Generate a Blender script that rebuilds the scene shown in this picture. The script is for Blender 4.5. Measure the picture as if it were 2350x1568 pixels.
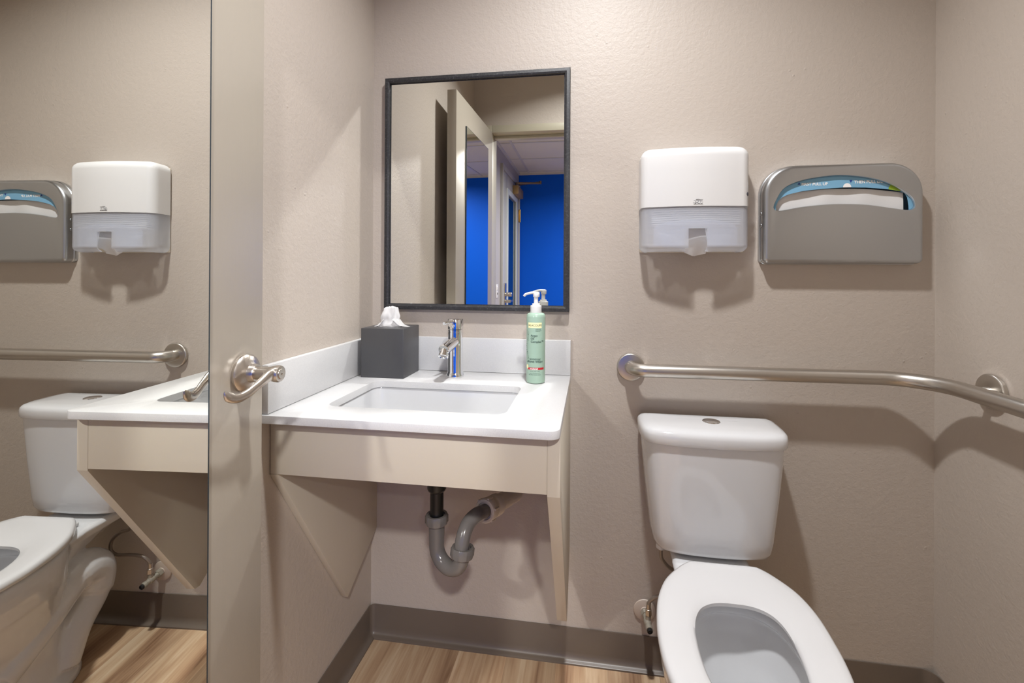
import bpy, bmesh, math, random
from mathutils import Vector, Matrix, noise
random.seed(7)
scene = bpy.context.scene
for o in list(bpy.data.objects):
    bpy.data.objects.remove(o)
COL = scene.collection
PI = math.pi

# ------------------------------------------------------------------ camera
IMG_W, IMG_H = 2350.0, 1568.0
F_PX, YAW, PITCH, ROLL = 1054.14, 0.1492, 0.0016, 0.0052
PX, PY = 1195.0, 628.85
cam_d = bpy.data.cameras.new('camera')
cam = bpy.data.objects.new('camera', cam_d)
COL.objects.link(cam)
cam_d.sensor_fit = 'HORIZONTAL'
cam_d.sensor_width = 36.0
cam_d.lens = F_PX / IMG_W * 36.0
cam_d.shift_x = (IMG_W / 2 - PX) / IMG_W
cam_d.shift_y = (PY - IMG_H / 2) / IMG_W
cam_d.clip_start = 0.01
r = Vector((math.cos(YAW), math.sin(YAW), 0))
fw = Vector((-math.sin(YAW), math.cos(YAW), 0))
up = Vector((0, 0, 1))
fw, up = fw * math.cos(PITCH) + up * math.sin(PITCH), up * math.cos(PITCH) - fw * math.sin(PITCH)
r, up = r * math.cos(ROLL) + up * math.sin(ROLL), up * math.cos(ROLL) - r * math.sin(ROLL)
cam.matrix_world = Matrix(((r.x, up.x, -fw.x, 0.7035), (r.y, up.y, -fw.y, -1.4173), (r.z, up.z, -fw.z, 1.179), (0, 0, 0, 1)))
scene.camera = cam

# ------------------------------------------------------------------ world, exposure, light levels
world = bpy.data.worlds.new('world')
scene.world = world
world.use_nodes = True
world.node_tree.nodes['Background'].inputs[0].default_value = (0.02, 0.02, 0.02, 1)
world.node_tree.nodes['Background'].inputs[1].default_value = 1.0
scene.view_settings.view_transform = 'Standard'
scene.view_settings.look = 'None'
scene.view_settings.gamma = 1.0
scene.view_settings.use_curve_mapping = False
scene.view_settings.exposure = 0.0
MAIN_W, MAIN_SPREAD, MAIN_COL = 22.5, 134.0, (0.985, 0.99, 1.0)
HALL_W, HALL_SPREAD, HALL_COL = 72.0, 165.0, (1.0, 0.975, 0.96)
MAIN_POS, MAIN_R = (0.73, -0.70), 0.045
HALL_POS, HALL_R = (1.10, -2.60), 0.085
cy = scene.cycles
cy.max_bounces = 11
cy.diffuse_bounces = 6
cy.glossy_bounces = 8
cy.transmission_bounces = 8
cy.transparent_max_bounces = 16
cy.caustics_reflective = True
cy.sample_clamp_indirect = 20.0
cy.blur_glossy = 0.05
cy.use_denoising = True
cy.use_guiding = True

# ------------------------------------------------------------------ materials
def srgb(r, g, b):
    f = lambda c: (c / 12.92 if c <= 0.04045 else ((c + 0.055) / 1.055) ** 2.4)
    return (f(r / 255.0), f(g / 255.0), f(b / 255.0), 1.0)

MATS = {}
def mat(name, col, rough=0.5, metal=0.0, **kw):
    m = bpy.data.materials.new(name)
    m.use_nodes = True
    b = m.node_tree.nodes['Principled BSDF']
    b.inputs['Base Color'].default_value = col
    b.inputs['Roughness'].default_value = rough
    b.inputs['Metallic'].default_value = metal
    for k, v in kw.items():
        b.inputs[k.replace('_', ' ')].default_value = v
    MATS[name] = m
    return m

def nodes(m):
    return m.node_tree.nodes, m.node_tree.links, m.node_tree.nodes['Principled BSDF']

def coords(m, scale=(1, 1, 1)):
    N, L, b = nodes(m)
    t = N.new('ShaderNodeTexCoord')
    mp = N.new('ShaderNodeMapping')
    mp.inputs['Scale'].default_value = scale
    L.new(t.outputs['Object'], mp.inputs['Vector'])
    return mp.outputs['Vector']

def noise_tex(m, vec, scale, detail=3, rough=0.5):
    N, L, b = nodes(m)
    n = N.new('ShaderNodeTexNoise')
    n.inputs['Scale'].default_value = scale
    n.inputs['Detail'].default_value = detail
    n.inputs['Roughness'].default_value = rough
    L.new(vec, n.inputs['Vector'])
    return n.outputs['Fac']

def bump(m, fac, strength, dist, prev=None):
    N, L, b = nodes(m)
    n = N.new('ShaderNodeBump')
    n.inputs['Strength'].default_value = strength
    n.inputs['Distance'].default_value = dist
    L.new(fac, n.inputs['Height'])
    if prev is not None:
        L.new(prev, n.inputs['Normal'])
    L.new(n.outputs['Normal'], b.inputs['Normal'])
    return n.outputs['Normal']

def ramp(m, fac, stops, to='Base Color'):
    N, L, b = nodes(m)
    n = N.new('ShaderNodeValToRGB')
    cr = n.color_ramp
    while len(cr.elements) < len(stops):
        cr.elements.new(0.5)
    for e, (p, c) in zip(cr.elements, stops):
        e.position = p
        e.color = c if len(c) == 4 else (*c, 1)
    L.new(fac, n.inputs['Fac'])
    if to:
        L.new(n.outputs['Color'], b.inputs[to])
    return n.outputs['Color']

def wall_paint(name, col, rough=0.5):
    m = mat(name, col, rough)
    v = coords(m)
    n1 = bump(m, noise_tex(m, v, 210, 2), 0.32, 0.0014)
    n2 = bump(m, noise_tex(m, v, 75, 3, 0.6), 0.42, 0.0026, n1)
    N, L, b = nodes(m)
    vo = N.new('ShaderNodeTexVoronoi')
    vo.inputs['Scale'].default_value = 34
    L.new(v, vo.inputs['Vector'])
    mk = noise_tex(m, v, 9, 2)
    c1 = ramp(m, vo.outputs['Distance'], [(0.0, (1, 1, 1)), (0.13, (0, 0, 0))], None)
    c2 = ramp(m, mk, [(0.55, (0, 0, 0)), (0.62, (1, 1, 1))], None)
    mx = N.new('ShaderNodeMath')
    mx.operation = 'MULTIPLY'
    L.new(c1, mx.inputs[0])
    L.new(c2, mx.inputs[1])
    bump(m, mx.outputs[0], 0.5, 0.002, n2)
    return m

WALL = wall_paint('beige_wall_paint', srgb(181, 171, 161))
DOORP = mat('taupe_door_paint', srgb(159, 151, 139), 0.32)
v = coords(DOORP, (14, 14, 1))
bump(DOORP, noise_tex(DOORP, v, 18, 4), 0.12, 0.001)
FRAMEP = mat('taupe_frame_paint', srgb(176, 170, 152), 0.35)
VANP = mat('cream_laminate', srgb(196, 188, 173), 0.45)
CEILP = mat('white_ceiling_paint', srgb(225, 220, 212), 0.7)
QUARTZ = mat('white_quartz', srgb(194, 194, 194), 0.28)
ramp(QUARTZ, noise_tex(QUARTZ, coords(QUARTZ), 900, 1), [(0.35, srgb(188, 188, 189)), (0.6, srgb(197, 197, 197))])
PORC = mat('white_porcelain', srgb(213, 214, 216), 0.08, Coat_Weight=0.3)
BASINM = mat('white_basin_glaze', srgb(190, 191, 193), 0.1)
SEATM = mat('white_seat_plastic', srgb(215, 215, 216), 0.18)
WPL = mat('white_plastic', srgb(218, 218, 218), 0.28)
CREAMPL = mat('off_white_plastic', srgb(228, 222, 206), 0.4)
PAPER = mat('white_paper', srgb(220, 220, 220), 0.9)
CHROME = mat('chrome', (0.86, 0.87, 0.88, 1), 0.04, 1.0)
NICKEL = mat('satin_nickel', srgb(198, 191, 183), 0.3, 1.0)
STEEL = mat('brushed_steel', srgb(188, 191, 194), 0.3, 1.0)
vv = coords(STEEL, (1, 1, 60))
bump(STEEL, noise_tex(STEEL, vv, 14, 3), 0.06, 0.0006)
BAR = mat('satin_steel_tube', srgb(200, 195, 188), 0.31, 1.0)
MIRROR = mat('mirror_silver', (0.83, 0.835, 0.80, 1), 0.0, 1.0)
MEDGE = mat('mirror_edge', srgb(70, 80, 88), 0.25, 0.6)
BLACKF = mat('charcoal_wood_frame', srgb(52, 52, 54), 0.5)
ramp(BLACKF, noise_tex(BLACKF, coords(BLACKF, (9, 9, 9)), 22, 5, 0.7), [(0.42, srgb(34, 34, 37)), (0.60, srgb(50, 50, 52)), (0.74, srgb(104, 104, 104))])
BOXM = mat('charcoal_leatherette', srgb(66, 66, 68), 0.36)
bump(BOXM, noise_tex(BOXM, coords(BOXM), 350, 2), 0.1, 0.0006)
DARK = mat('hole_shade', srgb(18, 17, 16), 0.8)
COVE = mat('taupe_vinyl_base', srgb(102, 91, 81), 0.36)
GREYP = mat('grey_abs_pipe', srgb(106, 102, 99), 0.2)
BLACKP = mat('black_pipe', srgb(20, 20, 20), 0.35)
PVC = mat('beige_painted_pvc', srgb(214, 203, 186), 0.4)
GREENB = mat('sage_green_bottle', srgb(150, 176, 159), 0.3)
YEL = mat('pale_yellow_label', srgb(236, 230, 178), 0.5)
RED = mat('red_band', srgb(178, 34, 44), 0.4)
INK = mat('dark_green_ink', srgb(42, 66, 62), 0.6)
GREYINK = mat('grey_ink', srgb(120, 120, 122), 0.6)
WINK = mat('white_ink', srgb(245, 245, 245), 0.6)
NAVY = mat('navy_ink', srgb(24, 60, 140), 0.6)
LIME = mat('lime_ink', srgb(140, 175, 40), 0.6)
CARD = mat('light_blue_card', srgb(120, 172, 205), 0.6)
TAUPEPT = mat('wall_colour_escutcheon', srgb(192, 178, 165), 0.4)
PATINA = mat('worn_brass', srgb(170, 165, 152), 0.45, 0.4)
RUBBER = mat('black_rubber', srgb(24, 24, 24), 0.5)
BLUE = mat('royal_blue_paint', srgb(0, 84, 205), 0.6, Specular_IOR_Level=0.15)
HALLG = mat('pale_grey_hall_paint', srgb(162, 159, 161), 0.5)
HDOOR = mat('grey_hall_door_paint', srgb(168, 168, 166), 0.4)
TILEC = mat('white_ceiling_tile', srgb(205, 203, 197), 0.8)
BRASS = mat('brass', srgb(200, 160, 90), 0.3, 1.0)
BRONZE = mat('tan_closer_paint', srgb(150, 125, 85), 0.4, 0.3)
HOSE = mat('grey_braided_hose', srgb(150, 140, 130), 0.35, 0.6)
bump(HOSE, noise_tex(HOSE, coords(HOSE), 600, 1), 0.2, 0.001)

def two_mix(name, col, trans_fac, rough=0.3, tl=0.4):
    """frosted sheet: diffuse and translucent, partly clear"""
    m = bpy.data.materials.new(name)
    m.use_nodes = True
    N, L = m.node_tree.nodes, m.node_tree.links
    b = N['Principled BSDF']
    b.inputs['Base Color'].default_value = col
    b.inputs['Roughness'].default_value = rough
    out = N['Material Output']
    tr = N.new('ShaderNodeBsdfTranslucent')
    tr.inputs['Color'].default_value = col
    tp = N.new('ShaderNodeBsdfTransparent')
    m1 = N.new('ShaderNodeMixShader')
    m1.inputs[0].default_value = tl
    L.new(b.outputs[0], m1.inputs[1]); L.new(tr.outputs[0], m1.inputs[2])
    m2 = N.new('ShaderNodeMixShader')
    m2.inputs[0].default_value = trans_fac
    L.new(m1.outputs[0], m2.inputs[1]); L.new(tp.outputs[0], m2.inputs[2])
    L.new(m2.outputs[0], out.inputs['Surface'])
    return m
FROST = two_mix('frosted_blue_plastic', srgb(226, 230, 240), 0.60)
TISSUEM = two_mix('thin_white_tissue', srgb(246, 246, 246), 0.05, 0.9, 0.35)
GLASSM = mat('clear_glass', (1, 1, 1, 1), 0.0, Transmission_Weight=1.0, IOR=1.45)
WATER = mat('clear_water', (0.95, 0.98, 1, 1), 0.0, Transmission_Weight=1.0, IOR=1.33)

def emit(name, col, strength):
    m = bpy.data.materials.new(name)
    m.use_nodes = True
    N, L = m.node_tree.nodes, m.node_tree.links
    e = N.new('ShaderNodeEmission')
    e.inputs[0].default_value = (*col, 1)
    e.inputs[1].default_value = strength
    L.new(e.outputs[0], N['Material Output'].inputs['Surface'])
    return m
LAMP = emit('lamp_glow', MAIN_COL, 3.0)

def plank_floor():
    m = mat('oak_plank_floor', srgb(190, 155, 120), 0.4)
    N, L, b = nodes(m)
    t = N.new('ShaderNodeTexCoord')
    mp = N.new('ShaderNodeMapping')
    mp.inputs['Rotation'].default_value = (0, 0, PI / 2)
    L.new(t.outputs['Object'], mp.inputs['Vector'])
    br = N.new('ShaderNodeTexBrick')
    br.offset = 0.37
    br.inputs['Scale'].default_value = 1.0
    br.inputs['Brick Width'].default_value = 1.22
    br.inputs['Row Height'].default_value = 0.152
    br.inputs['Mortar Size'].default_value = 0.0006
    br.inputs['Color1'].default_value = (0, 0, 0, 1)
    br.inputs['Color2'].default_value = (1, 1, 1, 1)
    br.inputs['Mortar'].default_value = (0.0, 0.0, 0.0, 1)
    L.new(mp.outputs[0], br.inputs['Vector'])
    # grain: noise stretched along the plank, shifted per plank
    comb = N.new('ShaderNodeMapping')
    comb.inputs['Scale'].default_value = (13, 1.1, 1)
    L.new(t.outputs['Object'], comb.inputs['Vector'])
    addv = N.new('ShaderNodeVectorMath')
    addv.operation = 'ADD'
    sc = N.new('ShaderNodeVectorMath')
    sc.operation = 'SCALE'
    sc.inputs['Scale'].default_value = 7.0
    L.new(br.outputs['Color'], sc.inputs[0])
    L.new(comb.outputs[0], addv.inputs[0]); L.new(sc.outputs[0], addv.inputs[1])
    g1 = N.new('ShaderNodeTexNoise')
    g1.inputs['Scale'].default_value = 1.6
    g1.inputs['Detail'].default_value = 5
    g1.inputs['Distortion'].default_value = 0.6
    L.new(addv.outputs[0], g1.inputs['Vector'])
    fine = N.new('ShaderNodeMapping')
    fine.inputs['Scale'].default_value = (130, 3, 1)
    L.new(t.outputs['Object'], fine.inputs['Vector'])
    g2 = N.new('ShaderNodeTexNoise')
    g2.inputs['Scale'].default_value = 1.0
    g2.inputs['Detail'].default_value = 3
    L.new(fine.outputs[0], g2.inputs['Vector'])
    mx = N.new('ShaderNodeMath'); mx.operation = 'MULTIPLY_ADD'
    mx.inputs[1].default_value = 0.35
    L.new(g2.outputs['Fac'], mx.inputs[0]); L.new(g1.outputs['Fac'], mx.inputs[2])
    col = ramp(m, mx.outputs[0], [(0.42, srgb(130, 97, 72)), (0.6, srgb(178, 146, 115)), (0.72, srgb(194, 165, 133)), (0.85, srgb(210, 186, 156))], None)
    hsv = N.new('ShaderNodeHueSaturation')
    mr = N.new('ShaderNodeMapRange')
    mr.inputs['To Min'].default_value = 0.78
    mr.inputs['To Max'].default_value = 1.1
    L.new(br.outputs['Color'], mr.inputs['Value'])
    L.new(mr.outputs[0], hsv.inputs['Value'])
    L.new(col, hsv.inputs['Color'])
    L.new(hsv.outputs[0], b.inputs['Base Color'])
    bump(m, g2.outputs['Fac'], 0.08, 0.001)
    return m
FLOORM = plank_floor()

# ------------------------------------------------------------------ mesh helpers
def wloc(o):
    p = Vector((0, 0, 0))
    while o is not None:
        p += o.location
        o = o.parent
    return p

def add(name, bm, m, parent=None, sharp=35, recalc=True):
    if recalc:
        bmesh.ops.recalc_face_normals(bm, faces=bm.faces[:])
    if parent is not None:
        bmesh.ops.translate(bm, verts=bm.verts[:], vec=-wloc(parent))
    me = bpy.data.meshes.new(name)
    bm.to_mesh(me)
    bm.free()
    for p in me.polygons:
        p.use_smooth = True
    me.set_sharp_from_angle(angle=math.radians(sharp))
    me.materials.append(m)
    o = bpy.data.objects.new(name, me)
    COL.objects.link(o)
    if parent is not None:
        o.parent = parent
    return o

def tag(o, label=None, cat=None, group=None, kind=None):
    if label: o['label'] = label
    if cat: o['category'] = cat
    if group: o['group'] = group
    if kind: o['kind'] = kind
    return o

def thing(name, label, cat, loc, group=None):
    o = bpy.data.objects.new(name, None)
    o.empty_display_size = 0.05
    COL.objects.link(o)
    o.location = loc
    return tag(o, label, cat, group)

def struct(name, bm, m, **k):
    o = add(name, bm, m, **k)
    o['kind'] = 'structure'
    return o

def box(bm, lo, hi, bev=0.0, seg=2, M=None):
    t = bmesh.new()
    bmesh.ops.create_cube(t, size=1.0)
    s = [hi[i] - lo[i] for i in range(3)]
    c = [(hi[i] + lo[i]) / 2 for i in range(3)]
    for v in t.verts:
        v.co = Vector((v.co.x * s[0] + c[0], v.co.y * s[1] + c[1], v.co.z * s[2] + c[2]))
    if bev > 0:
        bmesh.ops.bevel(t, geom=t.edges[:], offset=bev, segments=seg, profile=0.5, affect='EDGES')
    if M is not None:
        bmesh.ops.transform(t, matrix=M, verts=t.verts[:])
    merge(bm, t)
    return bm

def merge(bm, t):
    me = bpy.data.meshes.new('tmp')
    t.to_mesh(me)
    t.free()
    bm.from_mesh(me)
    bpy.data.meshes.remove(me)

def B(lo, hi, bev=0.0, seg=2, M=None):
    return box(bmesh.new(), lo, hi, bev, seg, M)

def loft(bm, rings, cap0=True, cap1=True, closed=True):
    vs = [[bm.verts.new(p) for p in R_] for R_ in rings]
    n = len(vs[0])
    for a, b in zip(vs[:-1], vs[1:]):
        for i in range(n if closed else n - 1):
            j = (i + 1) % n
            bm.faces.new((a[i], a[j], b[j], b[i]))
    if cap0: bm.faces.new(vs[0][::-1])
    if cap1: bm.faces.new(vs[-1])
    return bm

def frame_of(d):
    d = Vector(d).normalized()
    a = Vector((0, 0, 1)) if abs(d.z) < 0.9 else Vector((1, 0, 0))
    u = d.cross(a).normalized()
    return d, u, u.cross(d).normalized()

def lathe(bm, prof, base, axis=(0, 0, 1), n=32, cap0=True, cap1=True):
    """prof: list of (radius, height along axis)"""
    d, u, w = frame_of(axis)
    base = Vector(base)
    rings = [[base + d * h + (u * math.cos(2 * PI * k / n) + w * math.sin(2 * PI * k / n)) * max(rr, 1e-5) for k in range(n)] for rr, h in prof]
    return loft(bm, rings, cap0, cap1)

def catmull(pts, sub=8, closed=False):
    pts = [Vector(p) for p in pts]
    out = []
    n = len(pts)
    rng = range(n if closed else n - 1)
    for i in rng:
        if closed:
            p0, p1, p2, p3 = pts[(i - 1) % n], pts[i], pts[(i + 1) % n], pts[(i + 2) % n]
        else:
            p1, p2 = pts[i], pts[i + 1]
            p0 = pts[i - 1] if i > 0 else p1 * 2 - p2
            p3 = pts[i + 2] if i + 2 < n else p2 * 2 - p1
        for k in range(sub):
            t = k / sub
            out.append(0.5 * ((2 * p1) + (p2 - p0) * t + (2 * p0 - 5 * p1 + 4 * p2 - p3) * t * t + (3 * p1 - p0 - 3 * p2 + p3) * t ** 3))
    if not closed:
        out.append(pts[-1])
    return out

def tube(bm, path, rad, n=16, caps=True, ell=None, up0=None):
    """rad: number or list; ell=(a,b) section scale; up0 keeps the section upright"""
    path = [Vector(p) for p in path]
    m = len(path)
    rings = []
    u = None
    for i in range(m):
        d = (path[min(i + 1, m - 1)] - path[max(i - 1, 0)]).normalized()
        if up0 is not None:
            u = Vector(up0)
        elif u is None:
            _, u, _ = frame_of(d)
        u = (u - d * u.dot(d)).normalized()
        w = d.cross(u)
        rr = rad[i] if isinstance(rad, (list, tuple)) else rad
        a, b = (ell[i] if isinstance(ell, list) else ell) if ell else (1, 1)
        rings.append([path[i] + u * (rr * a * math.cos(2 * PI * k / n)) + w * (rr * b * math.sin(2 * PI * k / n)) for k in range(n)])
    return loft(bm, rings, caps, caps)

def arc_path(pts, rad, seg=8):
    """polyline with rounded corners"""
    pts = [Vector(p) for p in pts]
    out = [pts[0]]
    for i in range(1, len(pts) - 1):
        p, a, b = pts[i], (pts[i - 1] - pts[i]), (pts[i + 1] - pts[i])
        rr = rad[i - 1] if isinstance(rad, (list, tuple)) else rad
        ad, bd = a.normalized(), b.normalized()
        ang = ad.angle(bd)
        tl = min(rr / math.tan(ang / 2), a.length * 0.98, b.length * 0.98)
        r2 = tl * math.tan(ang / 2)
        c = p + (ad + bd).normalized() * (r2 / math.sin(ang / 2))
        s, e = p + ad * tl, p + bd * tl
        vs, ve = s - c, e - c
        tot = vs.angle(ve)
        ax = vs.cross(ve).normalized()
        for k in range(seg + 1):
            out.append(c + Matrix.Rotation(tot * k / seg, 3, ax) @ vs)
    out.append(pts[-1])
    return out

def poly_prism(bm, pts2, f0, f1, bev=0.0):
    """extrude a 2D outline between maps f0 and f1 (2D -> 3D)"""
    t = bmesh.new()
    a = [t.verts.new(f0(*p)) for p in pts2]
    b = [t.verts.new(f1(*p)) for p in pts2]
    n = len(a)
    t.faces.new(a); t.faces.new(b[::-1])
    for i in range(n):
        j = (i + 1) % n
        t.faces.new((a[i], b[i], b[j], a[j]))
    bmesh.ops.recalc_face_normals(t, faces=t.faces[:])
    if bev:
        bmesh.ops.bevel(t, geom=t.edges[:], offset=bev, segments=2, profile=0.5, affect='EDGES')
    merge(bm, t)
    return bm

def rrect(x0, y0, x1, y1, rads, seg=8):
    """rounded rectangle ccw from lower left; rads = (ll, lr, ur, ul)"""
    if not isinstance(rads, (tuple, list)): rads = (rads,) * 4
    out = []
    for (cx, cy_, rr, a0) in ((x0 + rads[0], y0 + rads[0], rads[0], PI), (x1 - rads[1], y0 + rads[1], rads[1], 1.5 * PI),
                              (x1 - rads[2], y1 - rads[2], rads[2], 0), (x0 + rads[3], y1 - rads[3], rads[3], 0.5 * PI)):
        for k in range(seg + 1):
            a = a0 + 0.5 * PI * k / seg
            out.append((cx + rr * math.cos(a), cy_ + rr * math.sin(a)))
    return out

def holed(bm, outer, hole, f, ring_depths, lip):
    """plate with a hole: f(x, y, d) -> 3D with d the depth behind the face.
    ring_depths: [(inset, depth)] for the outside wall from face to back; lip: [(grow, depth)] for the hole wall"""
    def inset(pts, k):
        n = len(pts); out = []
        for i in range(n):
            p, a, b = Vector(pts[i]), Vector(pts[i - 1]), Vector(pts[(i + 1) % n])
            t = (b - a).normalized()
            out.append(p + Vector((-t.y, t.x)) * k)
        return out
    o_r = [[bm.verts.new(f(p[0], p[1], d)) for p in inset(outer, k)] for k, d in ring_depths]
    h_r = [[bm.verts.new(f(p[0], p[1], d)) for p in inset(hole, k)] for k, d in lip]
    edges = []
    for ringset in (o_r, h_r):
        for a, b in zip(ringset[:-1], ringset[1:]):
            n = len(a)
            for i in range(n):
                j = (i + 1) % n
                bm.faces.new((a[i], a[j], b[j], b[i]))
    for ring in (o_r[0], h_r[0]):
        n = len(ring)
        for i in range(n):
            e = bm.edges.get((ring[i], ring[(i + 1) % n])) or bm.edges.new((ring[i], ring[(i + 1) % n]))
            edges.append(e)
    bmesh.ops.triangle_fill(bm, use_beauty=True, use_dissolve=False, edges=edges)
    return o_r, h_r

def text_geo(s, size, bold=0.0, shear=0.0, align='LEFT'):
    cu = bpy.data.curves.new('t', 'FONT')
    cu.body = s
    cu.size = size
    cu.offset = bold
    cu.shear = shear
    cu.align_x = align
    cu.resolution_u = 3
    o = bpy.data.objects.new('t', cu)
    COL.objects.link(o)
    dg = bpy.context.evaluated_depsgraph_get()
    me = bpy.data.meshes.new_from_object(o.evaluated_get(dg))
    vs = [(v.co.x, v.co.y) for v in me.vertices]
    fs = [tuple(p.vertices) for p in me.polygons]
    bpy.data.objects.remove(o)
    bpy.data.curves.remove(cu)
    bpy.data.meshes.remove(me)
    return vs, fs

def text_bm(bm, s, size, f, **k):
    vs, fs = text_geo(s, size, **k)
    vv = [bm.verts.new(f(x, y)) for x, y in vs]
    for q in fs:
        try: bm.faces.new([vv[i] for i in q])
        except ValueError: pass
    return bm

def solid(bm, th):
    """give an open sheet real thickness"""
    bmesh.ops.recalc_face_normals(bm, faces=bm.faces[:])
    bmesh.ops.solidify(bm, geom=bm.faces[:], thickness=th)
    return bm

def remesh(o, vox, smooth=6):
    md = o.modifiers.new('r', 'REMESH'); md.mode = 'VOXEL'; md.voxel_size = vox; md.use_smooth_shade = True
    ms = o.modifiers.new('s', 'SMOOTH'); ms.factor = 0.5; ms.iterations = smooth
    dg = bpy.context.evaluated_depsgraph_get()
    me = bpy.data.meshes.new_from_object(o.evaluated_get(dg))
    o.modifiers.clear()
    old = o.data
    o.data = me
    bpy.data.meshes.remove(old)
    for p in me.polygons: p.use_smooth = True
    return o

# ------------------------------------------------------------------ the room
W, L_, H_, TH = 1.6413, 1.334, 2.55, 0.12
DX0, DX1, DZ = 0.115, 0.90, 2.035       # doorway in the front wall
HX0, HY1, HH = -0.18, -4.28, 2.44       # hall
HX1 = 3.6
struct('wall_back', B((-TH, 0, -0.05), (W + TH, TH, H_ + 0.1)), WALL)
struct('wall_left', B((-TH, -L_, -0.05), (0, 0, H_ + 0.1)), WALL)
struct('wall_right', B((W, -L_, -0.05), (W + TH, 0, H_ + 0.1)), WALL)
bm = bmesh.new()
box(bm, (-0.30, -L_ - TH, -0.05), (DX0 - 0.02, -L_, H_ + 0.1))
box(bm, (DX1 + 0.02, -L_ - TH, -0.05), (HX1, -L_, H_ + 0.1))
box(bm, (DX0 - 0.02, -L_ - TH, DZ + 0.02), (DX1 + 0.02, -L_, H_ + 0.1))
struct('wall_front', bm, WALL)
struct('floor', B((-0.5, HY1 - 0.2, -0.06), (HX1 + 0.2, 0.0, 0.0)), FLOORM)
struct('ceiling', B((-TH, -L_, H_), (W + TH, TH, H_ + 0.1)), CEILP)

def cove(path):
    """vinyl cove base: path of wall points with the room on the left"""
    prof = [(0.0, 0.1012), (0.0026, 0.1012), (0.0032, 0.099), (0.0032, 0.028), (0.0042, 0.019), (0.0075, 0.0115), (0.0125, 0.0075), (0.018, 0.006), (0.020, 0.0045), (0.0203, 0.0), (0.0, 0.0)]
    path = [Vector((*p, 0)) for p in path]
    rings = []
    for i, p in enumerate(path):
        d = (path[min(i + 1, len(path) - 1)] - path[max(i - 1, 0)]).normalized()
        nn = Vector((-d.y, d.x, 0))
        rings.append([p + nn * a + Vector((0, 0, z)) for a, z in prof])
    return loft(bmesh.new(), rings, True, True)
e = 0.0006
rl = 0.018; rr_ = 0.035
cl = [(e + rl - rl * math.cos(a), -e - rl + rl * math.sin(a)) for a in [PI / 2 * k / 8 for k in range(9)]]
cr_ = [(W - e - rr_ + rr_ * math.sin(a), -e - rr_ + rr_ * math.cos(a)) for a in [PI / 2 * k / 10 for k in range(11)]]
struct('baseboard_left', cove([(e, -L_ + 0.002)][::-1] + [] if False else cl[:5][::-1] + [(e, -0.3), (e, -L_ + 0.002)]), COVE)
struct('baseboard_back', cove(cr_[:6][::-1] + [(1.0, -e), (0.5, -e)] + cl[4:][::-1]), COVE)
struct('baseboard_right', cove([(W - e, -L_ + 0.002), (W - e, -0.6)] + cr_[5:][::-1]), COVE)

# door frame of the bathroom doorway
bm = bmesh.new()
FY0, FY1 = -L_ + 0.012, -L_ - TH - 0.012
box(bm, (DX0 - 0.045, FY1, 0), (DX0, FY0, DZ + 0.045), 0.003)
box(bm, (DX1, FY1, 0), (DX1 + 0.045, FY0, DZ + 0.045), 0.003)
box(bm, (DX0 + 0.0002, FY1, DZ), (DX1 - 0.0002, FY0 - 0.0003, DZ + 0.045), 0.003)
box(bm, (DX0 + 0.0002, -1.444, DZ - 0.016), (DX1 - 0.0002, -1.392, DZ - 0.0002), 0.002)
box(bm, (DX1 - 0.016, -1.444, 0), (DX1 - 0.0002, -1.392, DZ - 0.0165), 0.002)
struct('trim_1', bm, FRAMEP)

# hall
struct('wall_hall_side', B((HX0 - 0.1, HY1, -0.05), (HX0, -L_ - TH, HH + 0.1)), HALLG)
struct('wall_hall_end', B((HX0 - 0.1, HY1 - 0.1, -0.05), (HX1, HY1, HH + 0.1)), BLUE)
struct('wall_hall_far', B((HX1, HY1 - 0.1, -0.05), (HX1 + 0.1, -L_, HH + 0.1)), HALLG)
struct('ceiling_hall', B((HX0, HY1, HH), (HX1, -L_ - TH, HH + 0.06)), TILEC)
bm = bmesh.new()
xs = (-0.045, 0.565, 1.175, 1.785, 2.395, 3.005)
ys = (-1.72, -2.33, -2.94, -3.55, -4.16)
for x in xs:
    box(bm, (x - 0.012, HY1 + 0.0225, HH - 0.006), (x + 0.012, -L_ - TH - 0.001, HH - 0.0002))
xe = [HX0 + 0.0225] + [q for x in xs for q in (x - 0.0121, x + 0.0121)] + [HX1 - 0.001]
for y in ys:
    for x0_, x1_ in zip(xe[0::2], xe[1::2]):
        box(bm, (x0_, y - 0.012, HH - 0.006), (x1_, y + 0.012, HH - 0.0002))
box(bm, (HX0 + 0.0002, HY1 + 0.0225, HH - 0.02), (HX0 + 0.022, -L_ - TH - 0.001, HH - 0.0002))
box(bm, (HX0 + 0.0002, HY1 + 0.0002, HH - 0.02), (HX1 - 0.001, HY1 + 0.022, HH - 0.0002))
struct('trim_2', bm, mat('white_ceiling_grid', srgb(190, 190, 193), 0.5))
# hall door
hd = tag(bpy.data.objects.new('door_2', None), 'pale grey hall door with tall glass pane, seen in the framed mirror', 'door', kind='structure')
COL.objects.link(hd)
hx = HX0
bm = bmesh.new()
DY0, DY1, DT = -3.10, -4.22, 2.29
box(bm, (hx, DY0 - 0.05, 0), (hx + 0.028, DY0, DT), 0.003)
box(bm, (hx, DY1, 0), (hx + 0.028, DY1 + 0.05, DT), 0.003)
box(bm, (hx, DY1 + 0.0502, DT - 0.05), (hx + 0.0275, DY0 - 0.0502, DT), 0.003)
add('door_frame', bm, HDOOR, hd)
hd['label'] = 'pale grey hall door with tall glass pane, seen in the framed mirror'
bm = bmesh.new()
ly0, ly1, gz0, gz1 = DY0 - 0.055, DY1 + 0.055, 0.25, 2.06
gy0, gy1 = -3.38, -3.98
box(bm, (hx, gy0, 0.01), (hx + 0.018, ly0, DT - 0.055), 0.002)
box(bm, (hx, ly1, 0.01), (hx + 0.018, gy1, DT - 0.055), 0.002)
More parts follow.
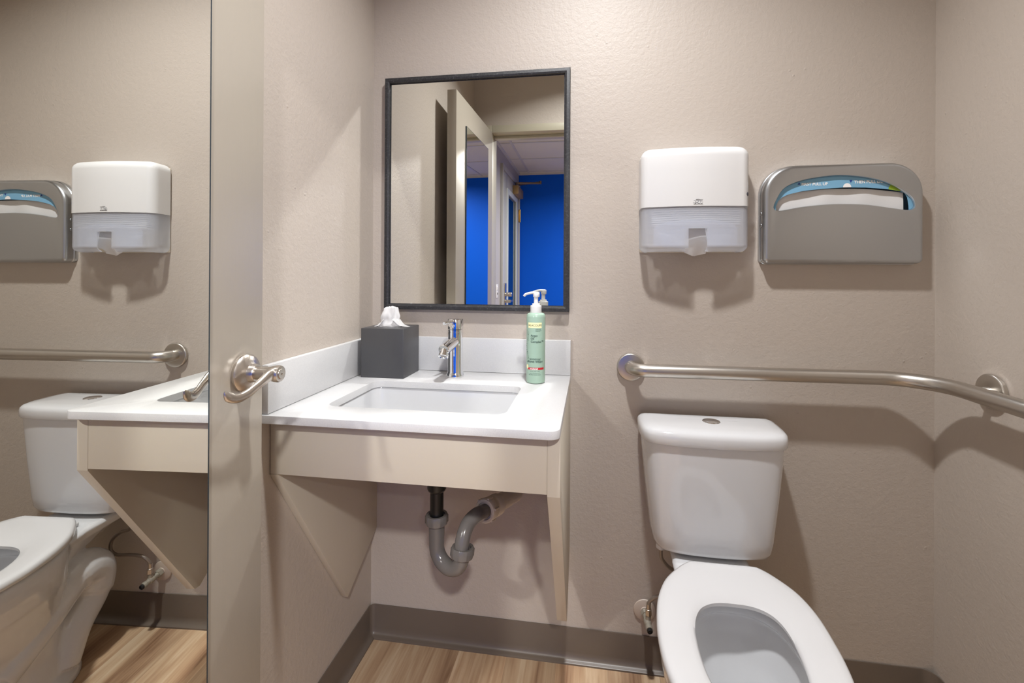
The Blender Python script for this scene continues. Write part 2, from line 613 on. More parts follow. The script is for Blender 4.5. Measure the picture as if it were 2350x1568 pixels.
box(bm, (hx, gy1, gz1), (hx + 0.018, gy0, DT - 0.055), 0.002)
box(bm, (hx, gy1, 0.01), (hx + 0.018, gy0, gz0), 0.002)
leaf2 = add('door_leaf', bm, HDOOR, hd)
bm = bmesh.new()
for a, b_ in (((gy0 - 0.03, gz0 - 0.03), (gy0 + 0.03, gz1 + 0.03)), ((gy1 - 0.03, gz0 - 0.03), (gy1 + 0.03, gz1 + 0.03)), ((gy1 + 0.0302, gz1 - 0.03), (gy0 - 0.0302, gz1 + 0.03)), ((gy1 + 0.0302, gz0 - 0.03), (gy0 - 0.0302, gz0 + 0.03))):
    box(bm, (hx + 0.01, a[0], a[1]), (hx + 0.03, b_[0], b_[1]), 0.005)
add('glazing_bead', bm, mat('light_grey_bead', srgb(185, 192, 194), 0.4), hd)
add('glass_pane', B((hx + 0.002, gy1, gz0), (hx + 0.009, gy0, gz1)), mat('dark_blue_glass', srgb(10, 40, 60), 0.02, 0.0, Specular_IOR_Level=1.0), hd)
cl_ = add('door_closer', B((hx + 0.019, -4.10, 2.09), (hx + 0.085, -3.72, 2.19), 0.008), BRONZE, hd)
bm = bmesh.new()
tube(bm, [(hx + 0.05, -3.80, 2.19), (hx + 0.05, -3.80, 2.235)], 0.014, 12)
tube(bm, [(hx + 0.05, -3.80, 2.225), (hx + 0.31, -3.93, 2.245)], 0.011, 8, ell=(1, 1.2))
tube(bm, [(hx + 0.31, -3.93, 2.258), (hx + 0.03, -4.10, 2.265)], 0.009, 8)
tube(bm, [(hx + 0.31, -3.93, 2.235), (hx + 0.31, -3.93, 2.272)], 0.014, 12)
add('closer_arm', bm, mat('grey_brown_metal', srgb(120, 105, 92), 0.35, 0.7), cl_)
bm = bmesh.new()
tube(bm, [(hx + 0.034, -4.168, 1.82), (hx + 0.034, -4.168, 1.975)], 0.009, 12)
box(bm, (hx + 0.018, -4.19, 1.825), (hx + 0.031, -4.145, 1.97), 0.001)
add('hinge', bm, BRASS, hd)
bm = bmesh.new()
box(bm, (hx + 0.018, -3.30, 0.74), (hx + 0.03, -3.22, 1.09), 0.004)
hh = add('door_handle', bm, BAR, hd)
bm = bmesh.new()
lathe(bm, [(0.020, 0), (0.020, 0.03), (0.024, 0.035), (0.024, 0.06), (0.02, 0.064)], (hx + 0.03, -3.26, 0.975), (1, 0, 0), 20)
add('thumb_turn', bm, BAR, hh)
bm = bmesh.new()
lathe(bm, [(0.017, 0), (0.017, 0.05)], (hx + 0.03, -3.26, 0.905), (1, 0, 0), 16)
tube(bm, catmull([(hx + 0.075, -3.25, 0.905), (hx + 0.08, -3.30, 0.905), (hx + 0.078, -3.38, 0.903)]), 0.012, 12)
add('lever', bm, BAR, hh)
# light switch by the hall door
sw = thing('light_switch', 'white double switch plate on the hall wall, reflected in framed mirror', 'switch', (hx, -2.94, 1.0))
add('wall_plate', B((hx, -2.98, 0.955), (hx + 0.006, -2.895, 1.085), 0.002), WPL, sw)
add('rocker', B((hx + 0.004, -2.955, 1.03), (hx + 0.011, -2.92, 1.065), 0.002), WPL, sw)
add('slider', B((hx + 0.004, -2.945, 0.985), (hx + 0.012, -2.93, 1.005), 0.001), GREYINK, sw)
# hall lamp
hl = thing('hall_downlight', 'round recessed downlight in the tiled hall ceiling', 'lamp', (HALL_POS[0], HALL_POS[1], HH))
lathe(bm := bmesh.new(), [(HALL_R + 0.002, 0), (HALL_R + 0.022, 0), (HALL_R + 0.022, -0.006), (HALL_R + 0.002, -0.010), (HALL_R + 0.002, 0)], (HALL_POS[0], HALL_POS[1], HH - 0.001), n=40, cap0=False, cap1=False)
add('trim_ring', bm, WPL, hl)
lathe(bm := bmesh.new(), [(0.0, -0.004), (HALL_R, -0.004), (HALL_R, -0.002), (0, -0.002)], (HALL_POS[0], HALL_POS[1], HH), n=40, cap0=False, cap1=False)
add('diffuser', bm, LAMP, hl)
def lamp_in(parent, rad, watts, spread, col):
    ld = bpy.data.lights.new('downlight_lamp', 'AREA')
    ld.shape = 'DISK'
    ld.size = rad * 2
    ld.energy = watts
    ld.spread = math.radians(spread)
    ld.color = col
    lo = bpy.data.objects.new('downlight_lamp', ld)
    COL.objects.link(lo)
    lo.parent = parent
    lo.location = (0, 0, -0.008)
lamp_in(hl, HALL_R, HALL_W, HALL_SPREAD, HALL_COL)
hall_fill_k = 0.35
hall_fill = hl.copy(); COL.objects.link(hall_fill); hall_fill.location = (1.75, -3.55, HH)  # second downlight is an added fill, out of view, to brighten the blue wall
for ch in list(hl.children):
    c = ch.copy(); COL.objects.link(c); c.parent = hall_fill
    if c.type == 'LIGHT':
        c.data = ch.data.copy(); c.data.energy = HALL_W * hall_fill_k
hall_fill['label'] = 'added unseen fill downlight in the hall ceiling brightening the blue wall'
hl['label'] = 'recessed downlight in the hall ceiling just outside the bathroom door'
# bathroom lamp
zl = H_
ml = thing('ceiling_light', 'round recessed downlight in the bathroom ceiling, above the framed mirror side', 'lamp', (MAIN_POS[0], MAIN_POS[1], zl))
lathe(bm := bmesh.new(), [(MAIN_R, -0.0005), (MAIN_R + 0.022, -0.0005), (MAIN_R + 0.022, -0.005), (MAIN_R + 0.008, -0.008), (MAIN_R, -0.006), (MAIN_R, -0.0005)], (MAIN_POS[0], MAIN_POS[1], zl), n=40, cap0=False, cap1=False)
add('trim_ring', bm, WPL, ml)
lathe(bm := bmesh.new(), [(0.0, -0.004), (MAIN_R - 0.0005, -0.004), (MAIN_R - 0.0005, -0.001), (0, -0.001)], (MAIN_POS[0], MAIN_POS[1], zl), n=40, cap0=False, cap1=False)
add('diffuser', bm, LAMP, ml)
lamp_in(ml, MAIN_R, MAIN_W, MAIN_SPREAD, MAIN_COL)

# ------------------------------------------------------------------ bathroom door, swung open along the left wall
PHI, DD, MTH = 0.0412, 0.0782, 0.0069
nrm = Vector((math.cos(PHI), math.sin(PHI), 0))
tng = Vector((-math.sin(PHI), math.cos(PHI), 0))
def D(s, h, z):
    """s along the door from the foot point towards the hinge, h off the door face"""
    p = nrm * (DD - MTH + h) - tng * s
    return Vector((p.x, p.y, z))
DM = Matrix(((-tng.x, nrm.x, 0, nrm.x * (DD - MTH)), (-tng.y, nrm.y, 0, nrm.y * (DD - MTH)), (0, 0, 1, 0), (0, 0, 0, 1)))
door = tag(bpy.data.objects.new('door_1', None), 'taupe bathroom door swung open beside the left wall', 'door', kind='structure')
COL.objects.link(door)
S0, S1, DTH, DH = 0.641, 1.2976, 0.0446, 2.0264
add('door_leaf', B((S0, -DTH, 0.012), (S1, 0, DH), 0.0015, 2, DM), DOORP, door)
lh = add('door_handle', lathe(bmesh.new(), [(0.0, 0), (0.0315, 0), (0.033, 0.002), (0.033, 0.006), (0.029, 0.011), (0.021, 0.0135), (0.0165, 0.016), (0.0155, 0.024), (0.0145, 0.026), (0, 0.026)], D(0.69, 0.0, 1.003), nrm, 40), NICKEL, door)
bm = bmesh.new()
lathe(bm, [(0.0115, 0.024), (0.0115, 0.045), (0.0125, 0.052), (0.0145, 0.060), (0.0148, 0.066), (0.0135, 0.0695), (0.011, 0.070), (0, 0.070)], D(0.69, 0, 1.003), nrm, 32)
lp = catmull([D(0.690, 0.058, 1.0035), D(0.705, 0.059, 1.0035), D(0.721, 0.058, 0.9970), D(0.736, 0.055, 0.9895), D(0.750, 0.051, 0.9825), D(0.764, 0.047, 0.9795), D(0.777, 0.043, 0.9835), D(0.7865, 0.041, 0.9945)], 6)
k = len(lp)
tube(bm, lp, 1.0, 20, ell=[tuple(max(0.15, min(1.0, ((k - 1 - i) / 5.0) ** 0.5)) * q for q in (0.0125 * (1 - 0.42 * min(1, i / (k * 0.35))) + 0.002 * max(0, i / k - 0.5), 0.0085 - 0.0035 * min(1, i / (k * 0.4)))) for i in range(k)], up0=(0, 0, 1))
add('lever', bm, NICKEL, lh)
add('privacy_pin', lathe(bmesh.new(), [(0.0092, 0.0695), (0.0092, 0.0712), (0.0085, 0.0718), (0.0018, 0.0718), (0.0016, 0.070), (0, 0.070)], D(0.69, 0, 1.003), nrm, 28), NICKEL, lh)
# mirror hung on the door
dmr = thing('door_mirror', 'tall frameless mirror mounted on the open taupe door', 'mirror', D(0.98, 0.0035, 0.375))
M0, M1, MZ0, MZ1 = 0.7784, 1.1804, 0.375, 1.8969
add('mirror_glass', B((M0, 0.0005, MZ0), (M1, MTH, MZ1), 0.0, 1, DM), MIRROR, dmr)
bm = bmesh.new()
box(bm, (M0 - 0.0032, 0.0002, MZ0 - 0.0022), (M0 - 0.0001, MTH - 0.0004, MZ1 + 0.0022), 0, 1, DM)
box(bm, (M1 + 0.0001, 0.0002, MZ0 - 0.0022), (M1 + 0.0022, MTH - 0.0004, MZ1 + 0.0022), 0, 1, DM)
box(bm, (M0 - 0.0001, 0.0002, MZ1 + 0.0001), (M1 + 0.0001, MTH - 0.0004, MZ1 + 0.0022), 0, 1, DM)
box(bm, (M0 - 0.0001, 0.0002, MZ0 - 0.0022), (M1 + 0.0001, MTH - 0.0004, MZ0 - 0.0001), 0, 1, DM)
add('glass_edge', bm, MEDGE, dmr)

# ------------------------------------------------------------------ framed wall mirror
X0, X1, Z0, Z1 = 0.0479, 0.6425, 1.0663, 1.8091
wm = thing('framed_mirror', 'rectangular wall mirror in a streaked charcoal frame above the sink', 'mirror', ((X0 + X1) / 2, 0, Z0))
prof = [(0.0, -0.0008), (0.0, -0.019), (0.0015, -0.021), (0.0105, -0.0225), (0.016, -0.0205), (0.0165, -0.0125), (0.0185, -0.0124), (0.0185, -0.0008)]
rings = []
for sx, sz, cx, cz in ((1, 1, X0, Z0), (-1, 1, X1, Z0), (-1, -1, X1, Z1), (1, -1, X0, Z1), (1, 1, X0, Z0)):
    rings.append([(cx + sx * a, y, cz + sz * a) for a, y in prof])
bm = loft(bmesh.new(), rings, False, False)
bmesh.ops.remove_doubles(bm, verts=bm.verts[:], dist=1e-6)
add('mirror_frame', bm, BLACKF, wm, 20)
add('mirror_glass', B((X0 + 0.0186, -0.0123, Z0 + 0.0186), (X1 - 0.0186, -0.004, Z1 - 0.0186)), MIRROR, wm)

# ------------------------------------------------------------------ vanity
XC, ZC, TC, DC, DA, ZA, BS, ZB = 0.6472, 0.8729, 0.0181, 0.5209, 0.488, 0.7326, 0.0163, 0.9795
ct = thing('countertop', 'white quartz vanity top with upstands in the wall corner', 'countertop', (XC / 2, -DC / 2, ZC - TC))
outer = [(0.0006, -DC), (0.1, -DC), (0.2, -DC), (0.3, -DC), (0.4, -DC), (0.5, -DC)] + [(XC - 0.022 + 0.022 * math.sin(a), -DC + 0.022 - 0.022 * math.cos(a)) for a in [PI / 2 * i / 6 for i in range(7)]] + [(XC, -0.3), (XC, -0.0006), (0.4, -0.0006), (0.2, -0.0006), (0.0006, -0.0006), (0.0006, -0.25)]
SX0, SX1, SY0, SY1 = 0.097, 0.522, -0.430, -0.172
hole = rrect(SX0, SY0, SX1, SY1, 0.028, 7)
bm = bmesh.new()
e_ = 0.0016
holed_out, holed_in = holed(bm, outer, hole, lambda x, y, d: (x, y, ZC - d), [(e_, 0.0), (e_ * 0.3, e_ * 0.3), (0.0, e_), (0.0, TC - 0.001), (0.001, TC)], [(-0.0012, 0.0), (-0.0003, 0.0004), (0.0, 0.0012), (0.0, TC)])
ed = []
for ring in (holed_out[-1], holed_in[-1]):
    for i in range(len(ring)):
        ed.append(bm.edges.get((ring[i], ring[(i + 1) % len(ring)])))
bmesh.ops.triangle_fill(bm, use_beauty=True, edges=ed)
add('slab', bm, QUARTZ, ct, 30)
add('backsplash', B((BS + 0.0008, -BS, ZC + 0.0006), (XC, -0.0008, ZB), 0.0012), QUARTZ, ct)
add('side_splash', B((0.0008, -DC + 0.006, ZC + 0.0008), (BS, -0.0008, ZB), 0.0012), QUARTZ, ct)
sk = thing('sink_basin', 'white rectangular undermount basin set below the quartz countertop', 'sink', ((SX0 + SX1) / 2, (SY0 + SY1) / 2, ZC - 0.15))
zt = ZC - TC - 0.0008
def ring(g, z, rr):
    return [(x, y, z) for x, y in rrect(SX0 - g, SY0 - g, SX1 + g, SY1 + g, rr, 7)]
bm = bmesh.new()
rg = [ring(0.022, zt, 0.04), ring(0.004, zt, 0.032), ring(0.002, zt - 0.006, 0.032), ring(-0.002, zt - 0.05, 0.036), ring(-0.008, zt - 0.085, 0.04), ring(-0.022, zt - 0.108, 0.05), ring(-0.05, zt - 0.119, 0.05), ring(-0.10, zt - 0.124, 0.02),
      ring(-0.10, zt - 0.136, 0.02), ring(-0.05, zt - 0.130, 0.05), ring(-0.016, zt - 0.116, 0.055), ring(0.002, zt - 0.088, 0.05), ring(0.010, zt - 0.05, 0.04), ring(0.012, zt - 0.014, 0.04), ring(0.022, zt - 0.010, 0.04), ring(0.022, zt, 0.04)]
loft(bm, rg, False, False)
bmesh.ops.remove_doubles(bm, verts=bm.verts[:], dist=1e-6)
# floor of the basin
edc = []
ins = [v for v in bm.verts if abs(v.co.z - (zt - 0.124)) < 1e-5]
ins.sort(key=lambda v: math.atan2(v.co.y - (SY0 + SY1) / 2, v.co.x - (SX0 + SX1) / 2))
bm.faces.new(ins)
bot = [v for v in bm.verts if abs(v.co.z - (zt - 0.136)) < 1e-5]
bot.sort(key=lambda v: math.atan2(v.co.y - (SY0 + SY1) / 2, v.co.x - (SX0 + SX1) / 2))
bm.faces.new(bot)
add('basin', bm, BASINM, sk)
DRX, DRY = 0.309, -0.27
add('drain', lathe(bmesh.new(), [(0.0, 0.001), (0.016, 0.001), (0.02, 0.0035), (0.03, 0.0025), (0.031, 0)], (DRX, DRY, zt - 0.1238), n=32, cap0=False, cap1=False), CHROME, sk)
# support frame under the top
vs = thing('vanity_support', 'cream laminate apron and angled side panels carrying the white sink top', 'cabinet', (XC / 2, -DA, ZA))
zu = ZC - TC - 0.0006
add('apron', B((0.0022, -DA, ZA), (XC - 0.0272, -DA + 0.018, zu), 0.0008), VANP, vs)
bm = bmesh.new()
profile = [(-DA, ZA), (-0.182, 0.252), (-0.160, 0.242), (-0.0008, 0.355), (-0.0008, zu), (-DA + 0.0185, zu), (-DA + 0.0185, ZA)]
pl = [(-DA + 0.0185, ZA + 0.0), (-DA, ZA - 0.001), (-0.182, 0.248), (-0.0012, 0.352), (-0.0012, zu), (-DA + 0.0185, zu)]
poly_prism(bm, pl, lambda y, z: (0.0008, y, z), lambda y, z: (0.0195, y, z), 0.0006)
add('side_panel', bm, VANP, vs)
bm = bmesh.new()
pr = [(-DA - 0.0002, zu), (-DA - 0.0002, ZA - 0.004), (-0.170, 0.243), (-0.150, 0.240), (-0.0012, 0.345), (-0.0012, zu)]
poly_prism(bm, pr, lambda y, z: (XC - 0.027, y, z), lambda y, z: (XC - 0.0005, y, z), 0.0006)
add('side_panel', bm, VANP, vs)

# drain trap under the basin
tp = thing('drain_trap', 'grey plastic sink trap with black tailpiece below the apron', 'pipe', (0.309, -0.26, 0.45))
TX, TY = 0.309, -0.255
add('tailpiece', lathe(bmesh.new(), [(0.025, 0.7170), (0.025, 0.640), (0.025, 0.618), (0.0225, 0.612), (0.0175, 0.608), (0.0175, 0.505)][::-1], (TX, TY, 0), n=28), BLACKP, tp)
RX, RY = 0.388, -0.292
u_ = Vector((RX - TX, RY - TY, 0)); du = u_.length / 2; u_.normalize()
cU = Vector((TX, TY, 0)) + u_ * du
zc_ = 0.468
up_ = [Vector((TX, TY, 0.545)), Vector((TX, TY, 0.50))] + [cU + u_ * (-du * math.cos(a)) + Vector((0, 0, zc_ - du * math.sin(a))) for a in [PI * i / 16 for i in range(17)]] + [Vector((RX, RY, 0.482))]
rad_ = [0.0205, 0.0205] + [0.0195] * (len(up_) - 2)
add('trap_bend', tube(bmesh.new(), up_, rad_, 28), GREYP, tp)
def nut(c, axis, r0, h, lobes=10):
    d, u, w = frame_of(axis)
    c = Vector(c)
    bm = bmesh.new()
    n = 60
    def rg_(rr, hh, amp):
        return [c + d * hh + (u * math.cos(2 * PI * k / n) + w * math.sin(2 * PI * k / n)) * (rr * (1 + amp * (1 if (k * lobes // n * n // lobes) == k or (k - 1) * lobes // n != k * lobes // n else 0))) for k in range(n)]
    return loft(bm, [rg_(r0 * 0.82, 0, 0), rg_(r0 * 0.97, 0.001, 0), rg_(r0, 0.004, 0.06), rg_(r0, h - 0.003, 0.06), rg_(r0 * 0.96, h, 0), rg_(r0 * 0.74, h, 0), rg_(r0 * 0.72, h - 0.006, 0)])
add('slip_nut', nut((TX, TY, 0.524), (0, 0, 1), 0.0285, 0.025), GREYP, tp)
add('slip_nut', nut((RX, RY, 0.466), (0.08, 0.1, 1), 0.0285, 0.025), GREYP, tp)
ae = Vector((0.424, -0.200, 0.537)); wl = Vector((0.480, -0.0008, 0.497))
adir = (wl - ae).normalized()
arm = catmull([Vector((RX, RY, 0.475)), Vector((RX, RY, 0.497)), Vector((RX + 0.003, RY + 0.010, 0.520)), Vector((RX + 0.010, RY + 0.030, 0.538)), ae - adir * 0.045 + Vector((0, 0, 0.002)), ae - adir * 0.01, ae + adir * 0.03], 6)
add('trap_arm', tube(bmesh.new(), arm, 0.0185, 28), GREYP, tp)
bm = bmesh.new()
lathe(bm, [(0.0215, 0.004), (0.0225, 0.0), (0.029, 0.0), (0.031, 0.004), (0.031, 0.026), (0.0285, 0.030), (0.0282, 0.045), (0.0295, 0.047), (0.0295, 0.075), (0.024, 0.080), (0.0225, (wl - ae).length - 0.003), (0.0, (wl - ae).length - 0.003)], ae, adir, 36)
for k_ in range(6):
    a = 2 * PI * k_ / 6 + 0.3
    d, u, w = frame_of(adir)
    p = ae + (u * math.cos(a) + w * math.sin(a)) * 0.031
    tube(bm, [p + d * 0.003, p + d * 0.027], 0.0030, 8)
add('wall_adapter', bm, PVC, tp)

# ------------------------------------------------------------------ faucet
FX, FY = 0.305, -0.080
fa = thing('faucet', 'single chrome faucet with round column and pin lever behind the sink', 'faucet', (FX, FY, ZC))
add('column', lathe(bmesh.new(), [(0.0265, 0.0004), (0.0265, 0.004), (0.0245, 0.010), (0.0225, 0.0145), (0.0225, 0.133), (0.0218, 0.1335), (0.0218, 0.135), (0.0225, 0.1355), (0.0225, 0.141), (0.0, 0.141)], (FX, FY, ZC), n=48), CHROME, fa)
hc = add('handle_cap', lathe(bmesh.new(), [(0.0222, 0.1418), (0.0234, 0.1425), (0.0236, 0.170), (0.0222, 0.1722), (0.0, 0.1726)], (FX, FY, ZC), n=48), CHROME, fa)
bm = bmesh.new()
hp = [Vector((FX - 0.004, FY - 0.021, ZC + 0.166)), Vector((FX - 0.012, FY - 0.062, ZC + 0.165))]
tube(bm, hp, 0.0042, 16)
d_ = (hp[1] - hp[0]).normalized()
lathe(bm, [(0.0042, 0), (0.0052, 0.001), (0.0052, 0.010), (0.0042, 0.0115), (0, 0.0115)], hp[1] - d_ * 0.004, d_, 20)
add('lever', bm, CHROME, hc)
add('index_dot', lathe(bmesh.new(), [(0.0045, 0), (0.0045, 0.0016), (0.003, 0.0026), (0, 0.003)], (FX, FY - 0.0228, ZC + 0.153), (0, -1, 0), 18), CHROME, hc)
sp0 = Vector((FX, FY - 0.008, ZC + 0.106)); sp1 = Vector((FX - 0.004, FY - 0.100, ZC + 0.094))
sd = (sp1 - sp0).normalized()
bm = bmesh.new()
lathe(bm, [(0.0155, 0), (0.0155, (sp1 - sp0).length - 0.002), (0.0135, (sp1 - sp0).length), (0.0, (sp1 - sp0).length)], sp0, sd, 36)
sn = add('spout', bm, CHROME, fa)
ax_ = Vector((0, -0.75, -1)).normalized()
bm = bmesh.new()
lathe(bm, [(0.0122, -0.006), (0.0122, 0.012), (0.0140, 0.0125), (0.0140, 0.019), (0.0115, 0.0198), (0.011, 0.0175), (0, 0.0175)], sp1 - sd * 0.008 + Vector((0, 0, -0.004)), ax_, 32)
add('aerator', bm, CHROME, sn)

# ------------------------------------------------------------------ tissue box cover and tissue
TBX0, TBX1, TBY0, TBY1, TBZ = 0.034, 0.168, -0.143, -0.021, ZC + 0.1455
tb = thing('tissue_box_cover', 'square charcoal tissue box cover in the countertop corner', 'tissue box', ((TBX0 + TBX1) / 2, (TBY0 + TBY1) / 2, ZC))
bm = bmesh.new()
oc = rrect(TBX0, TBY0, TBX1, TBY1, 0.003, 3)
tcx, tcy = (TBX0 + TBX1) / 2, (TBY0 + TBY1) / 2
oh = [(tcx + 0.046 * math.cos(a), tcy + 0.030 * math.sin(a)) for a in [2 * PI * i / 32 for i in range(32)]]
holed(bm, oc, oh, lambda x, y, d: (x, y, TBZ - d), [(0.002, 0), (0.0006, 0.0006), (0.0, 0.002), (0.0, 0.1445), (0.0008, 0.1452), (0.004, 0.1452), (0.004, 0.004)], [(0, 0), (0, 0.003)])
add('cover_shell', bm, BOXM, tb)
add('shaded_inside', B((TBX0 + 0.008, TBY0 + 0.008, TBZ - 0.04), (TBX1 - 0.008, TBY1 - 0.008, TBZ - 0.03)), DARK, tb)  # near-black slab paints the shade inside the cover opening
bm = bmesh.new()
nU, nV = 56, 22
vs_ = []
for j in range(nV + 1):
    t = j / nV
    z = TBZ - 0.028 + 0.083 * t
    row = []
    for i in range(nU):
        a = 2 * PI * i / nU
        rx = 0.030 * (1 - 0.25 * t) + 0.012 * math.exp(-((t - 0.38) / 0.10) ** 2)
        ry = 0.016 * (1 - 0.15 * t) + 0.006 * math.exp(-((t - 0.38) / 0.10) ** 2)
        fold = 1 + 0.20 * (0.5 - abs(math.sin(2.5 * a + 1.6 * t + 0.6))) * (0.4 + 0.6 * t) + 0.12 * (0.5 - abs(math.sin(4.5 * a - 2.4 * t)))
        nz = noise.noise((math.cos(a) * 2, math.sin(a) * 2, t * 3.5)) * 0.0065
        x = tcx - 0.006 + (rx * fold + nz) * math.cos(a) + 0.004 * t
        y = tcy + (ry * fold + nz) * math.sin(a)
        zz = z + 0.0025 * t * math.sin(a + 2.4) + 0.002 * t * noise.noise((a * 1.3, t * 2, 5))
        row.append(bm.verts.new((x, y, zz)))
    vs_.append(row)
for j in range(1, 6):
    k_ = 1 - 0.17 * j
    vs_.append([bm.verts.new((tcx - 0.003 + (v_.co.x - tcx + 0.003) * (0.3 + 0.7 * k_), tcy + (v_.co.y - tcy) * k_, v_.co.z + 0.0045 * math.sin(j * 0.45) + 0.002 * noise.noise((v_.co.x * 120, j * 0.7, 3)))) for v_ in vs_[nV]])
nV += 5
for j in range(nV):
    for i in range(nU):
        bm.faces.new((vs_[j][i], vs_[j][(i + 1) % nU], vs_[j + 1][(i + 1) % nU], vs_[j + 1][i]))
# the loose corner lying on the cover
def flap(cx, cyy, ang, ln, wd, lift):
    R2 = Matrix.Rotation(ang, 2)
    g = []
    for j in range(9):
        row = []
        for i in range(9):
            u, v_ = i / 8, j / 8 - 0.5
            p = R2 @ Vector((u * ln, v_ * wd * (1 - 0.55 * u)))
            z = TBZ + 0.0015 + lift * math.exp(-(u * 3) ** 2) + 0.004 * abs(math.sin(v_ * 7 + u * 2)) * (1 - u)
            row.append(bm.verts.new((cx + p.x, cyy + p.y, z)))
        g.append(row)
    for j in range(8):
        for i in range(8):
            bm.faces.new((g[j][i], g[j][i + 1], g[j + 1][i + 1], g[j + 1][i]))
flap(tcx + 0.016, tcy - 0.004, -0.12, 0.046, 0.040, 0.020)
flap(tcx - 0.022, tcy - 0.006, PI + 0.5, 0.026, 0.034, 0.018)
ti = add('tissue', bm, TISSUEM, None, 32)
tag(ti, 'crumpled white tissue sticking out of the charcoal box cover', 'tissue')

# ------------------------------------------------------------------ soap bottle
BX, BY, BR = 0.5525, -0.116, 0.0268
so = thing('soap_bottle', 'sage green hand wash bottle with white pump on the countertop', 'soap bottle', (BX, BY, ZC))
add('bottle_body', lathe(bmesh.new(), [(0.0, 0.0008), (0.0235, 0.0008), (0.0258, 0.002), (BR, 0.006), (BR, 0.186), (0.0258, 0.1925), (0.0225, 0.1965), (0.0165, 0.1985), (0.0, 0.1985)], (BX, BY, ZC), n=56, cap0=False, cap1=False), GREENB, so)
pz = ZC + 0.1985
bm = bmesh.new()
lathe(bm, [(0.0158, 0.0), (0.0160, 0.001), (0.0160, 0.0185), (0.0148, 0.020), (0.0115, 0.0205), (0.0112, 0.0245), (0.010, 0.0258), (0.0062, 0.026), (0.0060, 0.046)], (BX, BY, pz), n=40)
pump = add('pump', bm, WPL, so)
bm = bmesh.new()
lathe(bm, [(0.0085, 0.0), (0.0092, 0.001), (0.0094, 0.0125), (0.0088, 0.0135), (0, 0.0138)], (BX + 0.001, BY, pz + 0.044), n=28)
ND = Vector((-0.93, 0.30, 0)).normalized()
np_ = [Vector((BX + 0.006, BY, pz + 0.0555)) + ND * a + Vector((0, 0, b_)) for a, b_ in ((0, 0), (0.012, 0.0004), (0.022, 0.0), (0.032, -0.0022), (0.040, -0.0052), (0.0445, -0.0095))]
cp = catmull(np_, 5)
tube(bm, cp, 1.0, 14, ell=[(0.0036, 0.0062 - 0.0028 * i / len(cp)) for i in range(len(cp))], up0=(0, 0, 1))
add('nozzle', bm, WPL, pump)
LA = math.atan2(-1.30, 0.151) - 0.16       # label centre faces the room, turned a little to the left
def onb(x, y, off=0.00025):
    a = LA + x / BR
    return Vector((BX + (BR + off) * math.cos(a), BY + (BR + off) * math.sin(a), ZC + y))
def patch(x0, x1, y0, y1, off, n=14):
    bm = bmesh.new()
    a = [[onb(x0 + (x1 - x0) * i / n, y, off) for i in range(n + 1)] for y in (y0, y1)]
    va = [[bm.verts.new(p) for p in r_] for r_ in a]
    for i in range(n):
        bm.faces.new((va[0][i], va[0][i + 1], va[1][i + 1], va[1][i]))
    return bm
add('brand_label', patch(-0.0200, 0.0215, 0.157, 0.172, 0.00025), YEL, so, recalc=False)
add('red_band', patch(-0.021, 0.030, 0.0400, 0.0462, 0.00025), RED, so, recalc=False)
bm = bmesh.new()
def T(s, size, x, y, **k):
    add('label_text', text_bm(bmesh.new(), s, size, lambda a, b_: onb(x + a, y + b_, 0.0006), **k), INK, so, recalc=False)
T('LACOUPE', 0.0076, -0.0125, 0.1620)
T('embrace', 0.0042, 0.0035, 0.1520); T('balance\u2122', 0.0042, 0.0035, 0.1478)
T('Argan', 0.0082, -0.0105, 0.1330, bold=0.0001); T('Oil', 0.0082, -0.0105, 0.1245, bold=0.0001); T('Complex\u2122', 0.0082, -0.0105, 0.1160, bold=0.0001)
T('revitalizing', 0.0076, -0.0155, 0.0680, shear=0.35)
hw_ = bmesh.new()
for t_, z_, x_ in (('H', 0.0092, -0.0215), ('AND', 0.0070, -0.0145), ('W', 0.0092, 0.0030), ('ASH', 0.0070, 0.0115)):
    text_bm(hw_, t_, z_, lambda a, b_, x_=x_: onb(x_ + a, 0.0600 + b_, 0.0006), bold=0.00015)
add('label_text', hw_, INK, so, recalc=False)
T('FOR ALL SKIN TYPES', 0.0031, -0.013, 0.0345)
T('DAILY WASHING FOR', 0.0029, -0.0135, 0.0285); T('BEAUTIFUL CLEAN HANDS', 0.0029, -0.0165, 0.0250)
bm = bmesh.new()
vs_ = [bm.verts.new(onb(-0.0165 + 0.0017 * math.cos(2 * PI * i / 6), 0.1645 + 0.0022 * math.sin(2 * PI * i / 6), 0.0006)) for i in range(6)]
bm.faces.new(vs_)
add('brand_mark', bm, INK, so, recalc=False)
bm = bmesh.new()
# trailing leaf sprig down the label's left side
for i in range(17):
    yy = 0.150 - 0.0056 * i
    xx = -0.0245 + 0.0045 * math.sin(i * 0.55) + 0.0012 * (i % 2)
    s_ = 0.0016 + 0.0007 * ((i * 7) % 3)
    a = 0.8 + i * 0.9
    q = [(s_ * math.cos(a), s_ * math.sin(a)), (0.45 * s_ * math.cos(a + 1.57), 0.45 * s_ * math.sin(a + 1.57)), (-s_ * math.cos(a), -s_ * math.sin(a)), (-0.45 * s_ * math.cos(a + 1.57), -0.45 * s_ * math.sin(a + 1.57))]
    bm.faces.new([bm.verts.new(onb(xx + dx, yy + dy, 0.0006)) for dx, dy in q])
add('leaf_print', bm, INK, so, recalc=False)
bm = bmesh.new()
text_bm(bm, 'no\u00b7plenish', 0.0056, lambda a, b_: onb(-0.0125 + a, 0.0413 + b_, 0.0008), bold=0.00015)
add('band_print', bm, WINK, so, recalc=False)
bm = bmesh.new()
bm.faces.new([bm.verts.new(onb(-0.0225 + 0.0045 * math.cos(2 * PI * i / 16), 0.0475 + 0.0062 * math.sin(2 * PI * i / 16), 0.0007)) for i in range(16)])
add('round_sticker', bm, YEL, so, recalc=False)

